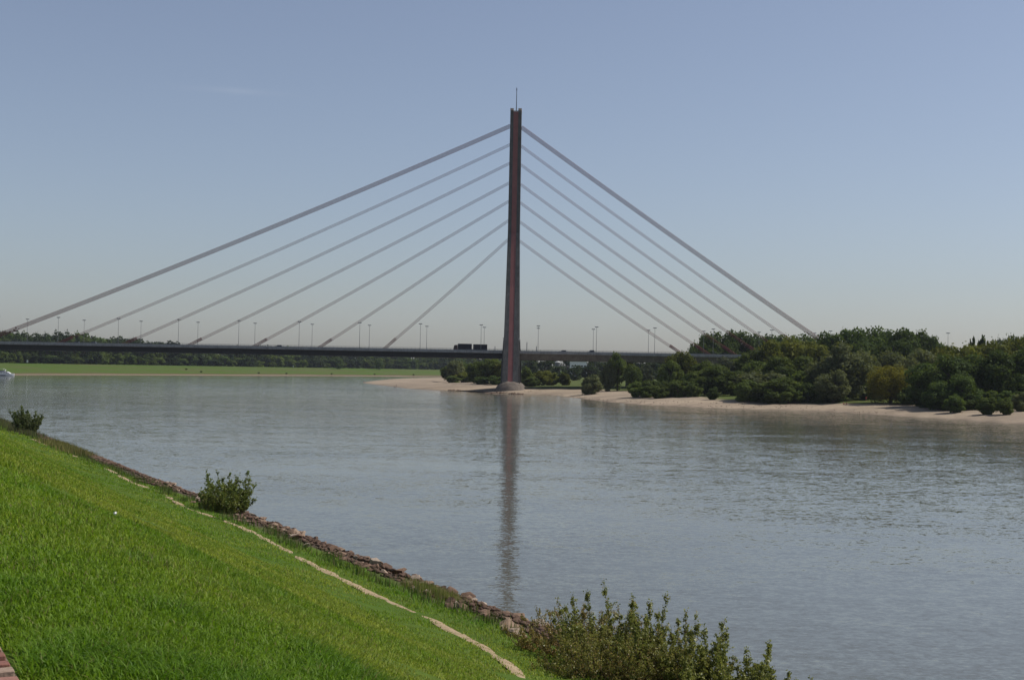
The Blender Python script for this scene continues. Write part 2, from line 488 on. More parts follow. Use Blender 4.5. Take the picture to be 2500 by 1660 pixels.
gcol = lerp(np.broadcast_to(np.array([0.075, 0.12, 0.022]), (len(d_), 3)), np.broadcast_to(np.array([0.12, 0.125, 0.04]), (len(d_), 3)), n3)
cc = lerp(sandc, gcol, fg)
ni, nj = HX.shape
idx = np.arange(ni * nj).reshape(ni, nj)
quads = np.stack([idx[:-1, :-1], idx[1:, :-1], idx[1:, 1:], idx[:-1, 1:]], -1).reshape(-1, 4)
beach = link(bpy.data.objects.new('beach', mesh_np('beach', np.stack([HX.ravel(), HY.ravel(), z_], -1), [quads], True, M['bank'], cc)))
tag(beach, 'pinkish sand beach and spit below the wooded foreland', None, None, 'structure')

# river
m = NT('river_water', 0.06, 0.5)
m.b.inputs['IOR'].default_value = 1.333
p = m.pos()
def slope(scale, detail, amp, stretch):
    # wave slopes straight from noise, so that far ripples keep their steepness
    nd = m.n('ShaderNodeTexNoise'); nd.inputs['Scale'].default_value = scale; nd.inputs['Detail'].default_value = detail; nd.inputs['Roughness'].default_value = 0.6
    m.l(m.mapping(p, (stretch, 1.0, 1.0)), nd.inputs['Vector'])
    v = m.n('ShaderNodeVectorMath', operation='SUBTRACT'); m.l(nd.outputs['Color'], v.inputs[0]); v.inputs[1].default_value = (0.5, 0.5, 0.5)
    k_ = m.n('ShaderNodeVectorMath', operation='MULTIPLY'); m.l(v.outputs[0], k_.inputs[0]); k_.inputs[1].default_value = (amp * (0.6 if scale < 1 else 0.85), amp, 0)
    return k_.outputs[0]
def vadd(a_, b_):
    v = m.n('ShaderNodeVectorMath', operation='ADD'); m.l(a_, v.inputs[0])
    if isinstance(b_, tuple): v.inputs[1].default_value = b_
    else: m.l(b_, v.inputs[1])
    return v.outputs[0]
# wind patches and current lines change how rough the surface is
calm = m.math('MULTIPLY', m.ramp(m.noise(m.mapping(p, (0.45, 1.0, 1)), 0.05, 5, 0.6), [(0.34, (0.38, 0.38, 0.38)), (0.66, (1, 1, 1))]),
              m.ramp(m.noise(m.mapping(p, (0.8, 1.0, 1)), 0.008, 3), [(0.3, (0.65, 0.65, 0.65)), (0.7, (1.1, 1.1, 1.1))]))
sv = vadd(vadd(slope(0.14, 2, 0.06, 0.6), slope(0.45, 2, 0.075, 0.5)), vadd(slope(1.3, 2, 0.17, 0.5), vadd(slope(3.6, 2, 0.30, 0.7), slope(9.0, 1, 0.12, 0.8))))
sc_ = m.n('ShaderNodeVectorMath', operation='SCALE'); m.l(sv, sc_.inputs[0]); m.l(calm, sc_.inputs['Scale'])
nv = m.n('ShaderNodeVectorMath', operation='NORMALIZE'); m.l(vadd(sc_.outputs[0], (0, 0, 1.0)), nv.inputs[0])
m.l(nv.outputs[0], m.b.inputs['Normal'])
m.base(m.ramp(m.noise(p, 0.012, 3), [(0.3, (0.088, 0.092, 0.074)), (0.7, (0.118, 0.121, 0.097))]))
b = MB(); b.add([(-4300, -1400, 0), (4300, -1400, 0), (4300, 4300, 0), (-4300, 4300, 0)], [(0, 1, 2, 3)])
tag(b.build('river', m.m), 'wide grey-blue river with small ripples', None, None, 'structure')

# ------------------------------------------------------------------ bridge
BA = R(1.16)
bridge = empty('cable_stayed_bridge', (0, 700.1, 0), -BA)
tag(bridge, 'long cable-stayed motorway bridge with one tall red-striped pylon', 'bridge')
def bpart(mb, name, mat, parent=bridge, smooth=False): return mb.build(name, mat, parent, smooth)

# deck: road slab with fascias
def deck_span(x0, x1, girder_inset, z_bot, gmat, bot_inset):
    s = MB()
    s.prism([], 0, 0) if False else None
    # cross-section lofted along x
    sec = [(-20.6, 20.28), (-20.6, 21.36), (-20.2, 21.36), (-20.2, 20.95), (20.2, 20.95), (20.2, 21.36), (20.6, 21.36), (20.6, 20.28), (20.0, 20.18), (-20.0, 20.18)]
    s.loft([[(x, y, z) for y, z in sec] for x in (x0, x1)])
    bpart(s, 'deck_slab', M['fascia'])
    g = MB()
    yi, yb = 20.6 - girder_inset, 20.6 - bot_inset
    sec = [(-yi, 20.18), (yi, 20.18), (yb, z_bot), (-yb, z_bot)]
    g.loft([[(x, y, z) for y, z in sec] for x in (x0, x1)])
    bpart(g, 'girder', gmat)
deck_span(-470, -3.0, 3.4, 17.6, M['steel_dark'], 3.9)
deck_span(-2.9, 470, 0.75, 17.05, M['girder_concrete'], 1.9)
b = MB(); b.box(-470, 470, -19.6, 19.6, 20.951, 20.962); bpart(b, 'road_surface', M['asphalt'])
# railings along both edges
for yy in (-20.4, 20.4):
    b = MB()
    for z, r_ in ((22.42, 0.05), (22.1, 0.022), (21.8, 0.022), (21.55, 0.022)):
        b.box(-470, 470, yy - r_, yy + r_, z - r_, z + r_)
    for k in range(470):
        x = -469 + k * 2.0
        b.box(x - 0.04, x + 0.04, yy - 0.055, yy + 0.055, 21.36, 22.40)
    tag(bpart(b, 'railing', M['rail']), kind='stuff')
for yy in (-17.6, -1.6, 1.6, 17.6):
    b = MB()
    b.box(-470, 470, yy - 0.05, yy + 0.05, 21.42, 21.74)
    for k in range(235):
        x = -468 + k * 4.0
        b.box(x - 0.06, x + 0.06, yy - 0.14, yy - 0.06, 20.96, 21.6)
    tag(bpart(b, 'guard_rail', M['galv']), kind='stuff')
# piers of the approach span, abutment over the left bank
for x in (62, 122, 182, 242, 302, 362):
    for yy in (-11, 11):
        b = MB(); b.loft([[(x + sx * hw, yy + sy * 1.9, z) for sx, sy in ((-1, -1), (1, -1), (1, 1), (-1, 1))] for z, hw in ((0.5, 1.1), (17.04, 1.1))])
        bpart(b, 'pier', M['girder_concrete'])
b = MB(); b.loft([[(-372 + sx * 2.2, sy * 17, z) for sx, sy in ((-1, -1), (1, -1), (1, 1), (-1, 1))] for z in (-2, 17.59)])
bpart(b, 'pier', M['girder_concrete'])

# pylon: inverted Y - two inclined legs joining into a mast
ZS, ZT, ZB = 79.5, 149.2, 5.2           # split, top, leg foot
def half_w(z): return float(np.interp(z, [ZB, 30, ZS, ZT], [4.05, 3.75, 3.12, 2.95]))
def yoff(z): return float(np.interp(z, [ZB, ZS], [25.5, 3.2]))
def flange_ring(z, side, yc, hd):
    w_ = half_w(z); i_ = 1.28
    x0, x1 = (-w_, -i_) if side < 0 else (i_, w_)
    return [(x0, yc - hd, z), (x1, yc - hd, z), (x1, yc + hd, z), (x0, yc + hd, z)]
pyl = MB()
for sgn in (-1, 1):
    for side in (-1, 1):
        pyl.loft([flange_ring(z, side, sgn * yoff(z), float(np.interp(z, [ZB, ZS], [2.6, 2.2]))) for z in (ZB - 1, 30, 55, ZS + 4)])
for side in (-1, 1):
    pyl.loft([flange_ring(z, side, 0, hd) for z, hd in ((ZS - 3, 5.3), (ZS + 6, 5.2), (115, 4.4), (ZT, 4.0))])
pylon = bpart(pyl, 'pylon', M['pylon'])
red = MB()
for sgn in (-1, 1):
    red.loft([[(-1.28, sgn * yoff(z) - hd, z), (1.28, sgn * yoff(z) - hd, z), (1.28, sgn * yoff(z) + hd, z), (-1.28, sgn * yoff(z) + hd, z)]
              for z, hd in ((ZB - 1, 2.5), (30, 2.36), (55, 2.23), (ZS + 4, 2.09))])
red.loft([[(-1.28, -hd, z), (1.28, -hd, z), (1.28, hd, z), (-1.28, hd, z)] for z, hd in ((ZS - 2, 5.17), (ZS + 6, 5.08), (115, 4.28), (ZT - 1.6, 3.89))])
bpart(red, 'red_strip', M['red'], pylon)
for side in (-1, 1):
    cx = side * (half_w(ZT) + 1.28) / 2; hw = (half_w(ZT) - 1.28) / 2 + 0.06
    b = MB(); b.box(cx - hw, cx + hw, -4.06, 4.06, ZT - 0.9, ZT + 0.15); bpart(b, 'top_cap', M['cap'], pylon)
b = MB(); b.box(-1.22, 1.22, -3.8, 3.8, ZT - 1.6, ZT - 1.0); bpart(b, 'platform', M['galv'], pylon)
b = MB(); b.tube([(0.1, 0, ZT - 1.1), (0.1, 0, ZT + 4.0), (0.1, 0, ZT + 11.9)], [0.30, 0.22, 0.14], 8)
b.tube([(0.1, 0, ZT + 10.3), (0.1, 0, ZT + 11.4)], 0.26, 8); bpart(b, 'antenna', M['antenna'], pylon)
# wider masses clasping the leg feet beside the deck
for sgn in (-1, 1):
    b = MB()
    b.loft([[(-w_, sgn * yoff(z) - 1.4 + 0.9, z), (w_, sgn * yoff(z) - 1.4 + 0.9, z), (w_, sgn * yoff(z) + 1.5, z), (-w_, sgn * yoff(z) + 1.5, z)]
            for z, w_ in ((2.2, 5.1), (14, 4.75), (27.0, 4.1))])
    bb = bpart(b, 'buttress', M['pylon'], pylon)
    for sx in (-1, 1):
        b = MB(); b.box(sx * 3.95 - 0.18, sx * 3.95 + 0.18, sgn * yoff(27.0) - 0.4, sgn * yoff(27.0) + 1.4, 27.0, 28.3)
        bpart(b, 'platform_rail', M['galv'], pylon)
b = MB(); b.loft([[(-3.2, y, 17.2), (3.2, y, 17.2), (3.2, y, 20.1), (-3.2, y, 20.1)] for y in (-yoff(18.5), yoff(18.5))]); bpart(b, 'cross_beam', M['pylon'], pylon)
# rounded pedestals
for sgn in (-1, 1):
    rings = []
    for z, rr in ((-0.8, 8.9), (0.6, 8.4), (2.0, 7.7), (3.4, 6.8), (4.6, 5.6), (5.4, 4.3), (5.9, 2.6), (6.1, 0.6)):
        rings.append([(rr * math.cos(a_) * 1.0, sgn * 25.6 + rr * math.sin(a_) * 0.95, z + 0.12 * math.sin(5 * a_ + z)) for a_ in np.linspace(0, 2 * math.pi, 40, endpoint=False)])
    b = MB(); b.loft(rings); bpart(b, 'pedestal', M['pedestal'], pylon, True)

# stays
zl = [140.7, 130.8, 120.9, 110.5, 100.8, 90.6, 80.5]
xl = [-283, -241.5, -207, -172.3, -137.5, -102.7, -68]
xr = [175.5, 159.7, 146, 132.2, 118.3, 104.5, 90.5]
def stay(z, xa, n, sag):
    sgn = -1 if xa < 0 else 1
    w0 = half_w(z)
    A = Vector((sgn * w0 * 0.96, 0, z)); B = Vector((xa, 0, 21.2))
    d = (B - A).normalized(); nrm = Vector((0, 1, 0)).cross(d)
    if nrm.z < 0: nrm = -nrm
    sp = 0.56 if n == 3 else 0.47
    sl_ = MB()
    for k in range(n):
        off = nrm * ((k - (n - 1) / 2) * sp)
        sl_.tube([B + off - d * 9.0, B + off], 0.15, 8)
    st = bpart(sl_, 'stay_cable', M['sleeve'])
    for k in range(n):
        off = nrm * ((k - (n - 1) / 2) * sp)
        r_ = MB(); pts = []
        for i in range(15):
            t = i / 14
            pts.append(A + off + (B - A) * t - Vector((0, 0, sag * 4 * t * (1 - t))))
        r_.tube(pts, 0.10 if n == 3 else 0.135, 6); bpart(r_, 'rope', M['rope'], st)
for i in range(7):
    stay(zl[i], xl[i], 5 if i == 0 else 3, 2.2 - 0.28 * i)
    stay(zl[i] - 0.6, xr[i], 5 if i == 0 else 3, 0.9)

def on_bridge(x, y, z): return bridge.matrix_basis @ Vector((x, y, z))

# lamp posts
def make_lamp():
    r_ = empty('street_lamp')
    b = MB(); b.box(-0.22, 0.22, -0.22, 0.22, 0, 0.5); b.build('base', M['lamp'], r_)
    b = MB(); b.tube([(0, 0, 0.3), (0, 0, 6), (0, 0, 13.7)], [0.13, 0.10, 0.07], 8); b.build('pole', M['lamp'], r_)
    for s_ in (-1, 1):
        b = MB(); b.loft([[(s_ * x - hw, -0.22, z), (s_ * x + hw, -0.22, z), (s_ * x + hw, 0.22, z), (s_ * x - hw, 0.22, z)] for x, hw, z in ((0.45, 0.22, 13.45), (0.5, 0.5, 13.62), (0.42, 0.34, 13.85))])
        b.build('lamp_head', M['lamp'], r_)
    return r_
lx_river = [-15.5 - 31.2 * k for k in range(9)]
lx_land = [13.8 + 29.8 * k for k in range(8)]
lamp0 = make_lamp(); first = True
for row, yy in (('facing the grassy dyke', -19.5), ('facing the far meadow', 19.5)):
    for where, lst in (('over the river', lx_river), ('over the beach and trees', lx_land)):
        for x in lst:
            o = lamp0 if first else copy_tree(lamp0)
            first = False
            o.location = on_bridge(x, yy, 20.97); o.rotation_euler = (0, 0, -BA)
            tag(o, 'grey lamp post %s, bridge edge %s' % (where, row), 'street lamp', 'bridge lamps %s, edge %s' % (where, row))

# dark posts beside the pylon
for x, h_, y, lab in ((8.0, 5.4, -9, 'thick dark post on the bridge deck beyond the pylon, taller of two'), (13.0, 3.4, -8, 'short thick dark post on the bridge deck beside a lamp'),
                      (-8.6, 3.0, -9, 'short dark post on the bridge deck between truck and pylon')):
    r_ = empty('deck_post', on_bridge(x, y, 20.965), -BA)
    b = MB(); b.box(-0.3, 0.3, -0.3, 0.3, 0, 0.25); b.build('base_plate', M['steel_dark'], r_)
    b = MB(); b.tube([(0, 0, 0.2), (0, 0, h_)], [0.22, 0.17], 8); b.build('pole', M['lamp'], r_)
    tag(r_, lab, 'post')

# truck with trailer
def wheels(parent, xs_, hw, rad):
    for x in xs_:
        for s_ in (-1, 1):
            b = MB()
            rg = [[(x + rad * math.cos(a_), s_ * hw + dy, rad + rad * math.sin(a_)) for a_ in np.linspace(0, 2 * math.pi, 16, endpoint=False)] for dy in (-0.14, 0.14)]
            b.loft(rg); wv = b.build('wheel', M['tyre'], parent)
            b = MB(); rg = [[(x + rad * .55 * math.cos(a_), s_ * (hw + dy), rad + rad * .55 * math.sin(a_)) for a_ in np.linspace(0, 2 * math.pi, 12, endpoint=False)] for dy in (0.1, 0.16)]
            b.loft(rg); b.build('rim', M['galv'], wv)
tr = empty('truck', on_bridge(-24.8, -13.2, 20.966), -BA)
tag(tr, 'dark box truck with red cab crossing the bridge ahead of its trailer', 'truck')
b = MB(); b.box(-5.0, 5.0, -0.5, 0.5, 0.55, 0.95); b.box(-2.9, 5.0, -1.2, 1.2, 0.95, 1.15); b.build('chassis', M['steel_dark'], tr)
b = MB(); b.box(-2.85, 4.3, -1.25, 1.25, 1.16, 3.95); b.build('cargo_box', M['truck_tarp'], tr)
b = MB(); b.prism([(-5.1, 0.5), (-5.1, 1.5), (-4.8, 2.9), (-4.4, 3.25), (-3.05, 3.3), (-3.05, 0.5)], -1.2, 1.2); cb_ = b.build('cab', M['truck_red'], tr)
b = MB(); b.prism([(-5.09, 1.62), (-4.83, 2.8), (-4.79, 2.8), (-5.05, 1.62)], -1.05, 1.05); b.build('windscreen', M['glass'], cb_)
for s_ in (-1, 1):
    b = MB(); b.prism([(-4.75, 1.7), (-4.55, 2.75), (-3.7, 2.75), (-3.7, 1.7)], s_ * 1.205 - 0.01, s_ * 1.205 + 0.01); b.build('side_window', M['glass'], cb_)
    b = MB(); b.box(-5.12, -5.04, s_ * 0.9 - 0.16, s_ * 0.9 + 0.16, 0.75, 0.95); b.build('headlight', M['white'], tr)
wheels(tr, (-4.0, 2.2, 3.5), 1.05, 0.5)
tl = empty('truck_trailer', on_bridge(-16.1, -13.2, 20.966), -BA)
tag(tl, 'dark box trailer towed behind the truck on the bridge', 'trailer')
b = MB(); b.box(-3.6, 3.6, -1.2, 1.2, 0.8, 1.1); b.tube([(-3.6, 0, 0.9), (-5.0, 0, 0.8)], 0.09, 6); b.build('chassis', M['steel_dark'], tl)
b = MB(); b.box(-3.6, 3.6, -1.25, 1.25, 1.11, 3.8); b.build('cargo_box', M['truck_tarp'], tl)
wheels(tl, (-2.2, 2.2), 1.05, 0.48)

# cars
def make_car(name, mat, tall=1.0):
    r_ = empty(name)
    b = MB()
    low = [(-2.15, 0.35), (-2.2, 0.7), (-1.9, 0.85), (-1.0, 0.95), (1.9, 0.98), (2.1, 0.9), (2.15, 0.35)]
    b.prism(low, -0.86, 0.86); b.build('body', mat, r_)
    b = MB(); b.loft([[(x0, -yw, z), (x1, -yw, z), (x1, yw, z), (x0, yw, z)] for x0, x1, yw, z in ((-1.0, 1.95, 0.82, 0.96), (-0.35, 1.75, 0.68, 1.42 * tall), (-0.2, 1.6, 0.6, 1.5 * tall))])
    cb = b.build('cabin', mat, r_)
    for s_ in (-1, 1):
        b = MB()
        zt = 1.38 * tall
        b.add([(-0.78, s_ * 0.824, 1.02), (1.75, s_ * 0.824, 1.02), (1.6, s_ * 0.705, zt), (-0.3, s_ * 0.705, zt),
               (-0.78, s_ * 0.80, 1.02), (1.75, s_ * 0.80, 1.02), (1.6, s_ * 0.68, zt), (-0.3, s_ * 0.68, zt)],
              [(0, 1, 2, 3), (7, 6, 5, 4), (0, 4, 5, 1), (1, 5, 6, 2), (2, 6, 7, 3), (3, 7, 4, 0)])
        b.build('side_window', M['glass'], cb)
    wheels(r_, (-1.3, 1.3), 0.78, 0.33)
    return r_
for x, y, mat, tall, lab in ((-227, -13.2, 'car_dark', 1.0, 'dark car on the bridge left of a second car, over the water'), (-218, -13.2, 'car_grey', 1.0, 'grey car close behind a dark car on the bridge'),
                             (-121, -13.2, 'car_dark', 1.0, 'lone dark car on the bridge between truck and the paired cars'),
                             (26.5, -13.4, 'car_grey', 1.0, 'low grey car on the bridge just past the pylon'), (41, -13.2, 'car_dark', 1.22, 'tall dark car on the bridge beside a lamp, over the beach')):
    o = make_car('car', M[mat], tall); o.location = on_bridge(x, y, 20.966); o.rotation_euler = (0, 0, -BA); tag(o, lab, 'car', 'cars on the bridge')

# ------------------------------------------------------------------ trees
def leaf_quads(pos, nrm, size, rng, aspect=1.0):
    """one quad per leaf clump; returns verts, faces"""
    n = len(pos)
    nrm = nrm / (np.linalg.norm(nrm, axis=1, keepdims=True) + 1e-9)
    a_ = rng.normal(size=(n, 3)); u = np.cross(nrm, a_); u /= (np.linalg.norm(u, axis=1, keepdims=True) + 1e-9)
    v = np.cross(nrm, u)
    s = (size * rng.uniform(0.6, 1.35, n))[:, None]
    V = np.stack([pos - u * s * 0.5, pos - v * s * 0.35 * aspect, pos + u * s * 0.5, pos + v * s * 0.35 * aspect], 1)
    return V.reshape(-1, 3), np.arange(n * 4, dtype=np.int32).reshape(n, 4)

def crown(seed, style='round', n_clump=46, per=150, leaf=0.055):
    """unit crown: about 1 wide (x,y in -0.5..0.5), 1 high (z 0..1)"""
    rng = np.random.default_rng(seed)
    P, N = [], []
    k = 0
    while k < n_clump:
        d = rng.normal(size=3); d /= np.linalg.norm(d)
        rr = rng.uniform(0.35, 1.0) ** 0.6
        c = d * rr
        if style == 'column':
            zc = rng.uniform(0.06, 0.97); wz = 0.42 * (math.sin(math.pi * min(1, zc * 0.92 + 0.06)) ** 0.55)
            cx, cy = c[0] * wz, c[1] * wz; rc = rng.uniform(0.10, 0.16)
        elif style == 'shrub':
            zc = 0.42 + c[2] * 0.42; cx, cy = c[0] * 0.40, c[1] * 0.40; rc = rng.uniform(0.10, 0.19)
        elif style == 'tall':
            zc = 0.52 + c[2] * 0.42; taper = 1.0 - 0.35 * max(0, zc - 0.55) / 0.45
            cx, cy = c[0] * 0.40 * taper, c[1] * 0.40 * taper; rc = rng.uniform(0.08, 0.16)
        elif style == 'weep':
            zc = 0.68 + c[2] * 0.26; cx, cy = c[0] * 0.40, c[1] * 0.40; rc = rng.uniform(0.09, 0.14)
        else:
            zc = 0.50 + c[2] * 0.42; cx, cy = c[0] * 0.40, c[1] * 0.40; rc = rng.uniform(0.09, 0.18)
        k += 1
        n = int(per * (rc / 0.14) ** 2)
        q = rng.normal(size=(n, 3)); q /= np.linalg.norm(q, axis=1, keepdims=True)
        rad = rc * rng.uniform(0.25, 1.0, n)[:, None] ** 0.45
        off = q * rad * np.array([1, 1, 0.8])
        pp = off + np.array([cx, cy, zc])
        if style == 'weep':
            # leaves hang in vertical strands below the clump
            sid = rng.integers(0, 9, n); sa_ = sid * 0.7 + k; sr = rc * (0.35 + 0.65 * ((sid * 37 % 9) / 9.0))
            outer = min(1.0, math.hypot(cx, cy) / 0.22)
            hang = rng.random(n) < 0.75 * outer
            drop = rng.uniform(0, 1, n) ** 0.9 * np.maximum(0.1, zc - 0.04 - 0.12 * (sid % 3))
            pp[:, 0] = np.where(hang, cx * 1.12 + sr * np.cos(sa_) + rng.normal(0, .008, n), pp[:, 0]); pp[:, 1] = np.where(hang, cy * 1.12 + sr * np.sin(sa_) + rng.normal(0, .008, n), pp[:, 1])
            pp[:, 2] = np.where(hang, zc - drop, pp[:, 2])
        P.append(pp); N.append(q + rng.normal(size=(n, 3)) * 0.55 + np.array([0, 0, 0.35]))
        # stray twigs beyond the clump break up the outline
        ns = max(4, n // 14)
        q2 = rng.normal(size=(ns, 3)); q2 /= np.linalg.norm(q2, axis=1, keepdims=True)
        P.append(np.array([cx, cy, zc]) + q2 * rc * rng.uniform(0.95, 1.2, ns)[:, None]); N.append(q2 + rng.normal(size=(ns, 3)))
    P = np.concatenate(P); N = np.concatenate(N)
    ok = P[:, 2] > 0.0
    P, N = P[ok], N[ok]
    asp = 0.55 if style in ('weep',) else 1.0
    V, F = leaf_quads(P, N, np.full(len(P), leaf), rng, asp)
    return mesh_np('crown', V, [F], False, None)

def trunk_mesh(seed, style='round', rad=0.03):
    rng = np.random.default_rng(seed); b = MB()
    top = 0.75 if style != 'shrub' else 0.45
    if style == 'shrub':
        for k in range(5):
            a_ = rng.uniform(0, 6.28); b.tube([(0.02 * math.cos(a_), 0.02 * math.sin(a_), -0.04), (0.12 * math.cos(a_), 0.12 * math.sin(a_), 0.3), (0.25 * math.cos(a_), 0.25 * math.sin(a_), 0.62)], [rad * 0.5, rad * 0.35, rad * 0.12], 5)
    else:
        lean = rng.uniform(-0.04, 0.04, 2)
        pts = [(0, 0, -0.04), (lean[0] * .3, lean[1] * .3, 0.2), (lean[0], lean[1], 0.5), (lean[0] * 1.6, lean[1] * 1.6, top + 0.1)]
        b.tube(pts, [rad * 1.25, rad, rad * 0.65, rad * 0.2], 7)
        for k in range(6):
            a_ = k * 1.05 + rng.uniform(0, 0.6); z0 = rng.uniform(0.22, 0.55)
            b.tube([(lean[0] * z0, lean[1] * z0, z0), (0.14 * math.cos(a_), 0.14 * math.sin(a_), z0 + 0.13), (0.27 * math.cos(a_), 0.27 * math.sin(a_), z0 + 0.24)], [rad * 0.5, rad * 0.32, rad * 0.1], 5)
    me = b.mesh('trunk', M['bark'])
    return me

VAR = {}
for st, n, ncl, per, lf in (('round', 6, 60, 175, 0.050), ('tall', 4, 64, 165, 0.046), ('shrub', 4, 40, 170, 0.066), ('weep', 2, 80, 260, 0.045), ('column', 2, 26, 90, 0.10)):
    VAR[st] = [(crown(100 * len(st) + k, st, ncl, per, lf), trunk_mesh(7 + k, 'shrub' if st == 'shrub' else st)) for k in range(n)]
VAR['farshrub'] = [(crown(950 + k, 'shrub', 26, 60, 0.10), trunk_mesh(80 + k, 'shrub')) for k in range(4)]
VAR['farround'] = [(crown(900 + k, 'round', 34, 46, 0.085), trunk_mesh(70 + k)) for k in range(5)]

_rr = random.Random(5)
def tree(name, style, X, Y, z, wid, hgt, mat, label, cat='tree', group=None):
    cm, tm = _rr.choice(VAR[style])
    r_ = empty(name, (X, Y, z), _rr.uniform(0, 6.28))
    r_.scale = (wid, wid * _rr.uniform(0.85, 1.15), hgt)
    c_ = link(bpy.data.objects.new('crown', cm), r_)
    if not cm.materials: cm.materials.append(M['f_mid'])
    c_.material_slots[0].link = 'OBJECT'; c_.material_slots[0].material = M[mat]
    link(bpy.data.objects.new('trunk', tm), r_)
    tag(r_, label, cat, group)
    return r_

def rtree(px, ytop, Y, wpx, style, mat, label, name='tree', cat='tree', group=None, zfun=gz_right):
    X = wx(px, Y)
    z = zfun(X, Y) - 0.15
    ztop = CAM_H + (hz(px) - ytop) / FPX * Y
    return tree(name, style, X, Y, z, wpx / FPX * Y * 1.12, max(1.5, (ztop - z) * 1.03), mat, label, cat, group)

for i_, (px, yt, Y, wp) in enumerate(((1945, 930, 486, 60), (1975, 935, 484, 60), (2005, 930, 482, 60), (2035, 935, 480, 60), (2125, 930, 496, 60), (2155, 920, 500, 60), (2222, 935, 462, 60), (2240, 950, 448, 60), (2265, 958, 436, 56),
                        (2300, 962, 424, 56), (2365, 958, 418, 60), (2395, 955, 420, 60), (2425, 950, 418, 60), (2455, 950, 416, 60), (2500, 948, 418, 60), (1960, 900, 500, 70), (2000, 900, 500, 70), (2240, 915, 470, 70), (2090, 905, 520, 70), (2150, 900, 520, 70), (2200, 905, 510, 70))):
    rtree(px, yt, Y, wp, 'shrub', 'f_dark' if i_ % 3 else 'f_mid', 'dense dark undergrowth bush under the trees along the beach', 'undergrowth_bush', 'shrub', 'undergrowth along the beach')
G_DW = 'dark trees in front of the wood, right end of the beach'
LD = 'dark broadleaf tree at the beach end beyond the weeping willow, foliage to the ground'
for px, yt, Y, wp in ((2262, 884, 446, 105), (2318, 868, 436, 115), (2378, 862, 440, 115), (2440, 855, 436, 120), (2505, 845, 440, 120), (2290, 930, 426, 70), (2350, 915, 424, 80)):
    rtree(px, yt, Y, wp, 'round', 'f_dark', LD, 'broadleaf_tree', 'tree', G_DW)
rtree(2412, 967, 394, 44, 'shrub', 'f_shrub', 'rounded light green shrub on the sand, left of its twin', 'beach_shrub', 'shrub')
rtree(2452, 970, 389, 42, 'shrub', 'f_shrub', 'rounded light green shrub on the sand, nearer the water than its twin', 'beach_shrub', 'shrub')
rtree(2492, 955, 402, 52, 'shrub', 'f_grey', 'grey-green shrub behind the two rounded beach shrubs', 'beach_shrub', 'shrub')
rtree(2330, 962, 408, 52, 'shrub', 'f_dark', 'low dark shrub at the foot of the dark trees by the sand', 'beach_shrub', 'shrub')
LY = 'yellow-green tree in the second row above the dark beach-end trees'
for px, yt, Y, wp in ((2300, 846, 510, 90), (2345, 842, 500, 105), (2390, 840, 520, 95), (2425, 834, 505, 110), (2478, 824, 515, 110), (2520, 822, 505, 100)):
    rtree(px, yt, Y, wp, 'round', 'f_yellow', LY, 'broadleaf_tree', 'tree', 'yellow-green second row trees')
rtree(2372, 834, 640, 30, 'column', 'f_dark', 'small columnar poplar on the skyline, shorter of a pair', 'columnar_poplar')
rtree(2395, 832, 640, 32, 'column', 'f_dark', 'columnar poplar on the skyline, taller of a pair', 'columnar_poplar')
for px, yt, wp in ((2430, 826, 50), (2470, 816, 60), (2505, 820, 60)):
    rtree(px, yt, 660, wp, 'round', 'f_dark', 'dark treetop on the skyline behind the yellow-green trees', 'broadleaf_tree', 'tree', 'dark skyline trees')
LB_ = 'tall dark green tree in the high wood behind the grey-green willows'
for px, yt, Y, wp in ((2030, 812, 600, 100), (2075, 801, 612, 105), (2120, 799, 605, 110), (2165, 802, 612, 110), (2210, 803, 605, 105), (2250, 808, 618, 90), (2280, 824, 630, 70), (2300, 838, 640, 60), (2100, 830, 585, 100), (2185, 830, 585, 110)):
    rtree(px, yt, Y, wp, 'round', 'f_dark', LB_, 'broadleaf_tree', 'tree', 'high dark wood')
LW = 'large grey-green willow with foliage to the sand, next to the weeping willow'
for px, yt, Y, wp in ((2062, 832, 492, 140), (2012, 860, 500, 100), (2105, 850, 505, 95), (2035, 900, 478, 90)):
    rtree(px, yt, Y, wp, 'tall', 'f_grey', LW, 'willow_tree', 'tree', 'grey-green willows')
for px, yt, Y, wp in ((2180, 858, 520, 100), (2245, 852, 505, 95), (2215, 870, 500, 80)):
    rtree(px, yt, Y, wp, 'round', 'f_grey', 'grey-green tree rising just behind the weeping willow', 'broadleaf_tree', 'tree', 'trees behind the weeping willow')
rtree(2174, 892, 470, 112, 'weep', 'f_weep', 'yellowish weeping willow with branches hanging to the beach', 'weeping_willow')
LM = 'sprawling olive-green willow leaning out over the sand'
for px, yt, Y, wp in ((1862, 898, 494, 120), (1905, 912, 486, 90), (1828, 922, 488, 75), (1880, 925, 481, 95), (1920, 940, 480, 70)):
    rtree(px, yt, Y, wp, 'shrub', 'f_shrub' if wp < 100 else 'f_grey', LM, 'willow_tree', 'tree', 'sprawling willows on the sand')
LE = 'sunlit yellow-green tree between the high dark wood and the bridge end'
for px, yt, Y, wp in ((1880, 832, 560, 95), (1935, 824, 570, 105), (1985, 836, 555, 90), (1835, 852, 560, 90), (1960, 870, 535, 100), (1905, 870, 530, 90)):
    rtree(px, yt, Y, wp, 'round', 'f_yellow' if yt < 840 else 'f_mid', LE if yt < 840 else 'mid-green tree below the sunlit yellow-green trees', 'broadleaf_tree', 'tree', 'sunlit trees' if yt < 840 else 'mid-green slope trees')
LK = 'dark tree behind the bridge deck, crossed by the red cables'
